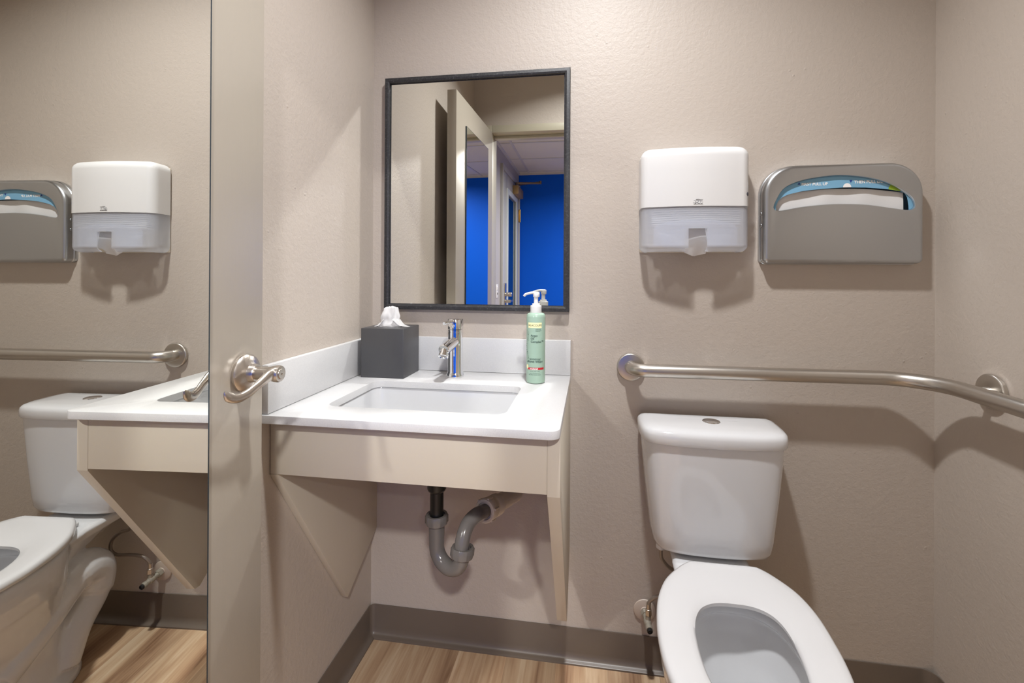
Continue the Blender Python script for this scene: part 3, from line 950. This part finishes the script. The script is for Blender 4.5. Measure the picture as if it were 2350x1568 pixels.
# ------------------------------------------------------------------ paper towel dispenser
PX0, PX1, PZ0, PZS, PZ1 = 0.8475, 1.1405, 1.2455, 1.3715, 1.5405
pd = thing('paper_towel_dispenser', 'white wall dispenser with frosted lower window and folded towels inside', 'towel dispenser', ((PX0 + PX1) / 2, 0, PZ0))
PCX, PHW = (PX0 + PX1) / 2, (PX1 - PX0) / 2
def plan(n=72, inset=0.0, yb=-0.006):
    """U outline seen from above: back left -> front -> back right; front bowed"""
    out = []
    hw = PHW - inset
    rc = 0.026
    yc = lambda x: -(0.091 - inset) + 0.020 * (x / PHW) ** 2
    pts = [(-hw, yb), (-hw, -0.02), (-hw, -0.035), (-hw, -0.050)]
    y0 = -0.050
    yt = yc(hw - rc)
    for i in range(1, 8):
        a = PI / 2 * i / 8
        pts.append((-hw + rc * (1 - math.cos(a)), y0 + (yt - y0) * math.sin(a)))
    for i in range(0, 25):
        x = -hw + rc + (2 * hw - 2 * rc) * i / 24
        pts.append((x, yc(x)))
    for i in range(7, 0, -1):
        a = PI / 2 * i / 8
        pts.append((hw - rc * (1 - math.cos(a)), y0 + (yt - y0) * math.sin(a)))
    pts += [(hw, -0.050), (hw, -0.035), (hw, -0.02), (hw, yb)]
    return [(PCX + x, y) for x, y in pts]
bm = bmesh.new()
rt = 0.027
rings = [[(x, y, PZS) for x, y in plan()], [(x, y, PZS + 0.02) for x, y in plan()], [(x, y, PZ1 - 0.06) for x, y in plan()]]
for i in range(0, 9):
    a = PI / 2 * i / 8
    rings.append([(x, y, PZ1 - rt + rt * math.sin(a)) for x, y in plan(inset=rt * (1 - math.cos(a)))])
loft(bm, rings, False, True, closed=False)
solid(bm, 0.0022)
cv = add('cover', bm, WPL, pd)
bm = bmesh.new()
rb = 0.020
zl_ = [PZS - 0.0006, 1.355, 1.338, 1.322, 1.310, 1.298, 1.284, 1.272, PZ0 + rb]
rings = [[(x, y + 0.0012, z) for x, y in plan(inset=0.0012)] for z in zl_]
for i in range(1, 7):
    a = PI / 2 * i / 6
    rings.append([(x, y, PZ0 + rb - rb * math.sin(a)) for x, y in plan(inset=0.0012 + rb * (1 - math.cos(a)))])
loft(bm, rings, False, False, closed=False)
SLX0, SLX1, SLZ = 0.9695, 1.0245, 1.3095
kill = [f for f in bm.faces if SLX0 < f.calc_center_median().x < SLX1 and f.calc_center_median().z < SLZ and f.calc_center_median().y < -0.05]
bmesh.ops.delete(bm, geom=kill, context='FACES')
solid(bm, 0.002)
add('frosted_window', bm, FROST, pd)
add('back_plate', B((PX0 + 0.003, -0.0055, PZ0 + 0.002), (PX1 + 0.0025, -0.0008, PZ1 - 0.010), 0.002), CREAMPL, pd)
kd = Vector((0.80, -0.60, 0))
kp = Vector((PX1 - 0.0075, -0.0660, 1.4055))
KM = Matrix.Translation(kp) @ kd.to_track_quat('X', 'Z').to_matrix().to_4x4()
lk = add('key_lock', box(bmesh.new(), (-0.002, -0.007, -0.0125), (0.0012, 0.007, 0.0125), 0.0008, 2, KM), mat('light_grey_plastic', srgb(196, 196, 202), 0.4), pd)
add('keyhole', lathe(bmesh.new(), [(0.0058, 0.0010), (0.0058, 0.0022), (0.0048, 0.0024), (0, 0.0024)], kp, kd, 24), mat('slate_ink', srgb(84, 84, 96), 0.5), lk)
# inner guide behind the frosted window
bm = bmesh.new()
gtop = lambda x: 1.3125 + 0.0225 * max(0.0, 1 - (abs(x - PCX) / 0.112) ** 2) ** 0.5
gl = []
for k_ in range(29):
    x = PCX - 0.112 + 0.224 * k_ / 28
    y = -0.0855 + 0.020 * ((x - PCX) / PHW) ** 2
    inslot = SLX0 - 0.001 < x < SLX1 + 0.001
    zb = SLZ + 0.001 if inslot else 1.262
    gl.append([bm.verts.new((x, y, zb + (gtop(x) - zb) * j / 6)) for j in range(7)])
for a_, b_ in zip(gl[:-1], gl[1:]):
    for j in range(6):
        bm.faces.new((a_[j], b_[j], b_[j + 1], a_[j + 1]))
solid(bm, 0.0012)
add('inner_guide', bm, FROST, pd)
# logo
LX, LZ = 0.9985, 1.3815
def onf(x, z, off=0.0006):
    X = LX + x
    return Vector((X, -0.091 + 0.020 * ((X - PCX) / PHW) ** 2 - off, LZ + z))
bm = bmesh.new()
for pts in ([(-0.0118, -0.0052), (0.0118, -0.0052), (0.0118, 0.0040), (0.006, 0.0048), (0.0, 0.0052), (-0.006, 0.0046), (-0.0118, 0.0050)],
            [(-0.006, 0.0072), (0.000, 0.0078), (0.006, 0.0070), (0.0128, 0.0068), (0.0128, 0.0076), (0.006, 0.0080), (0.0, 0.0090), (-0.006, 0.0086)]):
    bm.faces.new([bm.verts.new(onf(*p)) for p in pts])
lg = add('logo', bm, GREYINK, cv, recalc=False)
bm = text_bm(bmesh.new(), 'TORK', 0.0098, lambda a, b_: onf(a, b_ - 0.0036, 0.0010), bold=0.0002, align='CENTER')
o = add('logo_text', bm, WINK, pd, recalc=False)
# folded towels
def towel_fold(i):
    bm = bmesh.new()
    z = 1.3205 + 0.0063 * i
    n = 12
    rings = []
    for k in range(n + 1):
        x = 0.8785 + (1.1165 - 0.8785) * k / n
        bow = 0.0018 * math.sin(PI * k / n) + 0.0006 * math.sin(k * 1.7 + i)
        yf = -0.0775 + 0.020 * ((x - PCX) / PHW) ** 2
        rings.append([(x, yf + 0.0025, z + bow), (x, yf, z + 0.0026 + bow), (x, yf + 0.0025, z + 0.0046 + bow), (x, -0.012, z + 0.0052 + bow), (x, -0.012, z + bow)])
    return loft(bm, rings)
for i in range(9):
    t_ = add('paper_towel', towel_fold(i), PAPER)
    tag(t_, 'folded white paper towel stacked behind the frosted dispenser window', 'paper towel', 'folded towels in the dispenser')
bm = bmesh.new()
g = []
for j in range(15):
    t = j / 14
    row = []
    for i in range(25):
        u = i / 24
        wd = 0.205 - 0.03 * t
        x = 0.998 - wd / 2 + wd * u
        bulge = 1 - abs(2 * u - 1)
        low = 1.252 - 0.019 * max(0, 1 - abs((x - 0.995) / 0.045)) - 0.006 * max(0, 1 - abs((x - 1.03) / 0.03))
        top = 1.3150 - 0.006 * (1 - bulge)
        z = top + (low - top) * t
        if abs(x - 0.998) > 0.03: z = max(z, 1.254 + 0.010 * abs(u - 0.5))
        y = -0.050 - 0.016 * math.sin(PI * t * 0.9) * (0.6 + 0.4 * math.cos(u * 9)) - 0.006 * math.sin(u * 14 + t * 3) * t
        row.append(bm.verts.new((x, y, z)))
    g.append(row)
for j in range(14):
    for i in range(24):
        bm.faces.new((g[j][i], g[j][i + 1], g[j + 1][i + 1], g[j + 1][i]))
solid(bm, 0.0004)
t_ = add('paper_towel', bm, PAPER, None, 50)
tag(t_, 'white paper towel hanging through the slot below the frosted window', 'paper towel')

# ------------------------------------------------------------------ toilet seat cover dispenser
sc_ = thing('seat_cover_dispenser', 'brushed steel seat cover dispenser with smile-shaped window beside towel dispenser', 'dispenser', (1.385, 0, 1.215))
CX0, CX1, CZ0, CZ1, CD = 1.186, 1.589, 1.2145, 1.4885, 0.042
oc = rrect(CX0, CZ0, CX1, CZ1, (0.014, 0.014, 0.082, 0.082), 12)
hl_ = catmull([(1.2135, 1.378), (1.2145, 1.366), (1.224, 1.3615), (1.245, 1.364), (1.283, 1.371), (1.332, 1.376), (1.382, 1.378), (1.447, 1.375), (1.500, 1.3665), (1.543, 1.3595), (1.560, 1.361), (1.5665, 1.371), (1.560, 1.390), (1.540, 1.410), (1.500, 1.4325), (1.450, 1.4485), (1.385, 1.456), (1.330, 1.4525), (1.275, 1.4415), (1.236, 1.4205)], 4, True)
hl_ = [(p.x, p.y) for p in [Vector(q) if len(q) == 2 else Vector((q[0], q[1])) for q in [(v_.x, v_.y) for v_ in hl_]]]
bm = bmesh.new()
def fc(x, z, d): return (x, -CD + d, z)
re_ = 0.012
rd = [(re_ * (1 - math.sin(a)), re_ * (1 - math.cos(a))) for a in [PI / 2 * i / 6 for i in range(7)]] + [(0.0, CD - 0.014), (-0.0022, CD - 0.012), (-0.0022, CD - 0.001)]
rd = [(k_, d) for k_, d in rd]
holed(bm, oc, hl_, fc, rd, [(-0.004, 0.0), (-0.001, 0.0008), (0.0, 0.003), (0.0008, 0.0075)])
add('steel_case', bm, STEEL, sc_, 40)
for z in (1.3555, 1.3225):
    add('rivet', lathe(bmesh.new(), [(0.0055, 0), (0.005, 0.002), (0.002, 0.0036), (0, 0.0038)], (CX0 - 0.0008, -0.022, z), (-1, 0, 0), 16), STEEL, sc_)
add('back_plate', B((CX0 + 0.004, -0.004, CZ0 + 0.004), (CX1 - 0.004, -0.0008, CZ1 - 0.05), 0.001), STEEL, sc_)
# card pack and paper sheet in the window
pk = thing('seat_cover_pack', 'light blue printed card pack showing in the steel dispenser window', 'paper pack', (1.385, -0.026, 1.24))
YC = -0.0335
ohole = [(1.2195, 1.30), (1.556, 1.30), (1.556, 1.345), (1.555, 1.372), (1.552, 1.393), (1.545, 1.4055), (1.535, 1.4105), (1.50, 1.4175), (1.45, 1.4225), (1.395, 1.4240), (1.34, 1.4215), (1.29, 1.4165), (1.252, 1.4075), (1.236, 1.3995), (1.226, 1.389), (1.2205, 1.375)]
bm = bmesh.new()
oc_ = rrect(1.198, 1.235, 1.577, 1.474, (0.004, 0.004, 0.06, 0.06), 8)
holed(bm, oc_, ohole, lambda x, z, d: (x, YC + d, z), [(0.0, 0.0), (0.0, 0.026)], [(0.0, 0.0), (0.0, 0.0006)])
add('card_front', bm, CARD, pk)
yk = YC - 0.0004
def flatf(x0, z0, y=yk, rot=0.0):
    return lambda a, b_: Vector((x0 + a * math.cos(rot) - b_ * math.sin(rot), y, z0 + b_ * math.cos(rot) + a * math.sin(rot)))
add('lettering', text_bm(bmesh.new(), 'FIRST PULL UP', 0.0106, flatf(1.2865, 1.4315), bold=0.0003), WINK, pk, recalc=False)
add('lettering', text_bm(bmesh.new(), 'THEN PULL DOWN', 0.0106, flatf(1.4205, 1.4345), bold=0.0003), WINK, pk, recalc=False)
bm = bmesh.new()
bm.faces.new([bm.verts.new((1.403 + 0.0105 * math.cos(a), yk, 1.4241 + 0.0115 * math.sin(a))) for a in [PI * i / 16 for i in range(17)]])
add('half_disc', bm, WINK, pk, recalc=False)
bm = bmesh.new()
bm.faces.new([bm.verts.new((x, yk, z)) for x, z in ((1.2765, 1.4345), (1.2840, 1.4345), (1.2803, 1.4415))])
add('up_arrow', bm, NAVY, pk, recalc=False)
bm = bmesh.new()
bm.faces.new([bm.verts.new((x, yk, z)) for x, z in ((1.4085, 1.4440), (1.4160, 1.4440), (1.4123, 1.4365))])
add('down_arrow', bm, NAVY, pk, recalc=False)
bm = bmesh.new()
bm.faces.new([bm.verts.new((x, yk, z)) for x, z in ((1.5055, 1.4165), (1.533, 1.4110), (1.552, 1.418), (1.535, 1.432), (1.515, 1.430), (1.507, 1.424))])
add('green_print', bm, LIME, pk, recalc=False)
bm = bmesh.new()
g = []
for j in range(9):
    t = j / 8
    g.append([])
    for i in range(29):
        x = 1.2205 + (1.547 - 1.2205) * i / 28
        zt_ = 1.4225 - 0.014 * ((x - 1.39) / 0.155) ** 2
        g[-1].append(bm.verts.new((x, -0.0235 - 0.0010 * math.sin(i * 0.7 + 2 * t) - 0.002 * t + 0.0015 * noise.noise((x * 18, t * 2, 1)), zt_ + (1.29 - zt_) * t)))
for j in range(8):
    for i in range(28):
        bm.faces.new((g[j][i], g[j][i + 1], g[j + 1][i + 1], g[j + 1][i]))
solid(bm, 0.0005)
o = add('paper_seat_cover', bm, PAPER, None, 50)
tag(o, 'white paper seat cover peeking above the window lip of steel dispenser', 'paper')

# ------------------------------------------------------------------ grab bar
gb = thing('grab_bar', 'satin steel corner grab bar running around the walls above the toilet', 'grab bar', (0.826, 0, 0.903))
GO, GR, GZ = 0.058, 0.0188, 0.9045
xr = W - GO
path = arc_path([(0.826, -0.006, GZ), (0.826, -GO, GZ), (xr, -GO, GZ + 0.004), (xr, -0.95, GZ + 0.006), (W - 0.006, -0.95, GZ + 0.006)], [0.04, 0.125, 0.04], 14)
add('rail', tube(bmesh.new(), path, GR, 28), BAR, gb)
fl_p = [(0.0, 0), (0.0395, 0.0), (0.0405, 0.0012), (0.0405, 0.0085), (0.0385, 0.0105), (0.0375, 0.0108), (0.021, 0.0112), (0.0, 0.0112)]
add('flange', lathe(bmesh.new(), fl_p, (0.826, -0.0008, GZ - 0.001), (0, -1, 0), 44, False, False), BAR, gb)
bm = bmesh.new()
lathe(bm, fl_p, (W - 0.0008, -0.188, GZ + 0.006), (-1, 0, 0), 44, False, False)
st_ = add('flange', bm, BAR, gb)
bm = bmesh.new()
tube(bm, [(W - 0.01, -0.188, GZ + 0.006), (xr + GR * 0.5, -0.188, GZ + 0.005)], 0.0105, 20)
add('standoff', bm, BAR, gb)
add('flange', lathe(bmesh.new(), fl_p, (W - 0.0008, -0.95, GZ + 0.006), (-1, 0, 0), 44, False, False), BAR, gb)

# ------------------------------------------------------------------ toilet
TC0 = 1.032
to = thing('toilet', 'white two-piece toilet with open seat beneath the corner grab bar', 'toilet', (TC0, -0.35, 0))
def cxs(y): return TC0 + 0.002 + 0.07 * (y + 0.2)
def mirrored(half):
    """half outline (dx, y) from rear centre to front centre -> closed loop"""
    R_ = catmull([Vector((a, b_)) for a, b_ in half], 6)
    right = [(p.x, p.y) for p in R_]
    left = [(-x, y) for x, y in right[1:-1]][::-1]
    return right + left
seat_o = mirrored([(0, -0.2125), (0.04, -0.2122), (0.070, -0.212), (0.083, -0.216), (0.110, -0.240), (0.145, -0.287), (0.165, -0.345), (0.172, -0.41), (0.171, -0.47), (0.163, -0.53), (0.145, -0.59), (0.115, -0.645), (0.066, -0.685), (0, -0.70)])
seat_i = mirrored([(0, -0.333), (0.02, -0.3333), (0.042, -0.337), (0.060, -0.345), (0.075, -0.358), (0.087, -0.380), (0.094, -0.41), (0.0955, -0.44), (0.094, -0.48), (0.088, -0.525), (0.076, -0.565), (0.058, -0.60), (0.032, -0.625), (0, -0.635)])
def lerp2(a, b, t): return [(p[0] + (q[0] - p[0]) * t, p[1] + (q[1] - p[1]) * t) for p, q in zip(a, b)]
def seat_z(y): return 0.0 + 0.016 * max(0, min(1, (y + 0.42) / 0.2))
bm = bmesh.new()
sec = [(0.03, 0.4335), (0.0, 0.4375), (0.0, 0.4425), (0.025, 0.4485), (0.09, 0.4520), (0.25, 0.4530), (0.55, 0.4505), (0.80, 0.4475), (0.93, 0.4450), (1.0, 0.4405), (1.0, 0.4365), (0.95, 0.4335)]
rings = []
for t, z in sec:
    rings.append([(cxs(y) + x, y, z + seat_z(y) * (0.5 if z < 0.438 else 1.0)) for x, y in lerp2(seat_o, seat_i, t)])
rings.append(rings[0])
loft(bm, rings, False, False)
bmesh.ops.remove_doubles(bm, verts=bm.verts[:], dist=1e-6)
add('seat', bm, SEATM, to, 50)
def egg(z, yr, yf, hw, n=56, sq=2.3):
    out = []
    ym, yl = (yr + yf) / 2, (yr - yf) / 2
    ymax = ym + 0.12 * yl
    for k_ in range(n):
        a = 2 * PI * k_ / n
        c, s = math.cos(a), math.sin(a)
        ex = 2 / sq if s > 0 else 2 / 2.1
        x = hw * math.copysign(abs(c) ** (2 / sq if s > 0 else 2 / 2.05), c)
        y = ymax + (yr - ymax if s > 0 else ymax - yf) * math.copysign(abs(s) ** (2 / (2.6 if s > 0 else 2.05)), s)
        out.append((cxs(y) + x, y, z))
    return out
bm = bmesh.new()
o_r = [egg(0.0, -0.15, -0.555, 0.108), egg(0.02, -0.152, -0.552, 0.107), egg(0.05, -0.18, -0.535, 0.092), egg(0.12, -0.20, -0.53, 0.086), egg(0.20, -0.21, -0.55, 0.094), egg(0.27, -0.215, -0.60, 0.122), egg(0.33, -0.22, -0.65, 0.150), egg(0.375, -0.222, -0.678, 0.163), egg(0.40, -0.222, -0.686, 0.167), egg(0.424, -0.224, -0.687, 0.167), egg(0.430, -0.232, -0.680, 0.160),
       egg(0.430, -0.298, -0.640, 0.112), egg(0.424, -0.302, -0.636, 0.107), egg(0.405, -0.302, -0.636, 0.106), egg(0.398, -0.292, -0.648, 0.117), egg(0.36, -0.298, -0.635, 0.110), egg(0.31, -0.315, -0.60, 0.095), egg(0.26, -0.335, -0.55, 0.072), egg(0.225, -0.355, -0.50, 0.050), egg(0.205, -0.375, -0.465, 0.030)]
loft(bm, o_r)
# rear deck under the tank
dk = []
for y, hw, z0, z1 in ((-0.024, 0.105, 0.385, 0.428), (-0.08, 0.110, 0.372, 0.430), (-0.15, 0.112, 0.350, 0.430), (-0.21, 0.115, 0.33, 0.430), (-0.27, 0.125, 0.31, 0.428)):
    c = cxs(-0.2)
    h2_ = hw - 0.024
    dk.append([(c - hw, y, z1 - 0.008), (c - hw + 0.01, y, z1), (c, y, z1), (c + h2_ - 0.01, y, z1), (c + h2_, y, z1 - 0.008), (c + h2_ * 0.92, y, z1 - 0.03), (c + h2_ * 0.5, y, z0), (c, y, z0 - 0.01), (c - hw * 0.5, y, z0), (c - hw * 0.92, y, z1 - 0.03)])
loft(bm, dk)
for sx in (-1, 1):
    p_ = catmull([(cxs(-0.4) + sx * 0.050, -0.40, 0.150), (cxs(-0.3) + sx * 0.058, -0.30, 0.215), (cxs(-0.2) + sx * 0.060, -0.20, 0.285), (cxs(-0.14) + sx * 0.055, -0.135, 0.262), (cxs(-0.14) + sx * 0.052, -0.140, 0.195), (cxs(-0.2) + sx * 0.050, -0.195, 0.130), (cxs(-0.24) + sx * 0.050, -0.235, 0.045)], 6)
    tube(bm, p_, [0.050] * 12 + [0.056] * 12 + [0.050] * (len(p_) - 24), 20)
bo = add('bowl', bm, PORC, to)
remesh(bo, 0.0042, 5)
bm = bmesh.new()
lathe(bm, [(0.0, 0), (0.05, 0.0)], (cxs(-0.42), -0.425, 0.232), n=32, cap0=False, cap1=False)
for v_ in bm.verts:
    v_.co.y = -0.425 + (v_.co.y + 0.425) * 1.4
add('water', bm, WATER, to)
for sx in (-1, 1):
    add('bolt_cap', lathe(bmesh.new(), [(0.017, 0), (0.0165, 0.012), (0.012, 0.019), (0.005, 0.022), (0, 0.0225)], (cxs(-0.3) + sx * 0.108, -0.30, 0.012), n=24), PORC, to)
for sx in (-1, 1):
    bm = B((cxs(-0.2) + sx * 0.062 - 0.015, -0.2165, 0.4305), (cxs(-0.2) + sx * 0.062 + 0.015, -0.196, 0.444), 0.005, 3)
    add('seat_hinge', bm, SEATM, to)
def tplan(hw, yf, yb, z):
    k_ = (yb - yf) / 0.165
    half = [(0, yb), (0.6, yb), (0.93, yb), (0.985, yb - 0.008), (1.0, yb - 0.022), (1.0, yf + 0.098 * k_), (0.985, yf + 0.060 * k_), (0.945, yf + 0.037 * k_), (0.87, yf + 0.021 * k_), (0.72, yf + 0.011 * k_), (0.45, yf + 0.0035 * k_), (0, yf)]
    R_ = catmull([Vector((a * hw, b_)) for a, b_ in half], 4)
    right = [(p.x, p.y) for p in R_]
    lf = [(-x, y) for x, y in right[1:-1]][::-1]
    return [(TC0 + x, y, z) for x, y in right + lf]
bm = bmesh.new()
TB = -0.016
loft(bm, [tplan(0.130, -0.145, TB - 0.012, 0.4375), tplan(0.136, -0.152, TB - 0.006, 0.4395), tplan(0.148, -0.162, TB, 0.446), tplan(0.1535, -0.1665, TB, 0.457), tplan(0.158, -0.169, TB, 0.485), tplan(0.170, -0.174, TB, 0.60), tplan(0.180, -0.178, TB, 0.715), tplan(0.1805, -0.178, TB, 0.7325), tplan(0.172, -0.170, TB, 0.7325)])
add('tank', bm, PORC, to, 60)
bm = bmesh.new()
LB = -0.012
loft(bm, [tplan(0.178, -0.174, LB - 0.003, 0.7345), tplan(0.187, -0.184, LB, 0.7350), tplan(0.1885, -0.1855, LB, 0.738), tplan(0.1885, -0.1855, LB, 0.757), tplan(0.1865, -0.1835, LB - 0.001, 0.7645), tplan(0.181, -0.178, LB - 0.004, 0.7700), tplan(0.171, -0.168, LB - 0.010, 0.7735), tplan(0.150, -0.150, LB - 0.02, 0.7755), tplan(0.08, -0.11, LB - 0.04, 0.7768)])
add('tank_lid', bm, PORC, to, 60)
fb = add('flush_button', lathe(bmesh.new(), [(0.0235, -0.001), (0.0235, 0.0008), (0.022, 0.0022), (0.0178, 0.0024), (0.0174, 0.0014), (0.0170, 0.0014), (0.0165, 0.0026), (0.010, 0.0030), (0, 0.0031)], (1.0365, -0.0865, 0.7768), n=40), CHROME, to)

# ------------------------------------------------------------------ stop valve and supply hose
VX, VZ = 0.8705, 0.178
sv = thing('stop_valve', 'worn brass shut-off valve on a painted wall plate beside toilet', 'valve', (VX, 0, VZ))
add('escutcheon', lathe(bmesh.new(), [(0.0, 0), (0.0315, 0.0), (0.0325, 0.001), (0.031, 0.0035), (0.026, 0.0052), (0.013, 0.0065), (0.012, 0.009), (0, 0.009)], (VX, -0.0008, VZ), (0, -1, 0), 40, False, False), TAUPEPT, sv)
VD = Vector((0.10, -1, -0.12)).normalized()
bm = bmesh.new()
lathe(bm, [(0.0125, 0.0), (0.0125, 0.012)], Vector((VX, -0.010, VZ)), VD, 6)
lathe(bm, [(0.0085, 0.010), (0.0085, 0.026), (0.0105, 0.028), (0.0105, 0.040), (0.0085, 0.042), (0.0085, 0.050), (0.0100, 0.052), (0.0100, 0.062), (0, 0.062)], Vector((VX, -0.010, VZ)), VD, 20)
tube(bm, [Vector((VX, -0.010, VZ)) + VD * 0.034, Vector((VX, -0.010, VZ)) + VD * 0.034 + Vector((0.003, 0, 0.020))], 0.0075, 16)
add('valve_body', bm, PATINA, sv)
bm = bmesh.new()
lathe(bm, [(0.0078, 0.0605), (0.0078, 0.067), (0.0062, 0.0685), (0.0058, 0.066), (0.0032, 0.066), (0.003, 0.0672), (0, 0.0672)], Vector((VX, -0.010, VZ)), VD, 20)
add('stem_end', bm, RUBBER, sv)
hs = thing('supply_hose', 'grey braided water hose curling from the shut-off valve to the tank', 'hose', (VX + 0.003, -0.044, VZ + 0.02))
h0 = Vector((VX + 0.006, -0.044, VZ + 0.018))
bm = bmesh.new()
lathe(bm, [(0.0095, 0), (0.0095, 0.013)], h0, (0, 0, 1), 6)
lathe(bm, [(0.0082, 0.013), (0.0082, 0.016), (0.0065, 0.017), (0.0065, 0.032)], h0, (0, 0, 1), 20)
add('hose_nut', bm, NICKEL, hs)
hpth = catmull([h0 + Vector((0, 0, 0.025)), h0 + Vector((0.004, -0.001, 0.040)), (0.900, -0.050, 0.254), (0.940, -0.052, 0.258), (0.985, -0.052, 0.256), (1.008, -0.050, 0.270), (1.006, -0.048, 0.300), (0.975, -0.050, 0.328), (0.935, -0.060, 0.345), (0.910, -0.070, 0.375), (0.905, -0.078, 0.405), (0.905, -0.080, 0.420)], 8)
add('hose_tube', tube(bmesh.new(), hpth, 0.0052, 14), HOSE, hs)
add('tank_nut', lathe(bmesh.new(), [(0.0065, 0.0), (0.009, 0.003), (0.0135, 0.006), (0.0135, 0.018), (0.009, 0.020), (0.009, 0.0275)], (0.905, -0.080, 0.4085), n=20), WPL, hs)
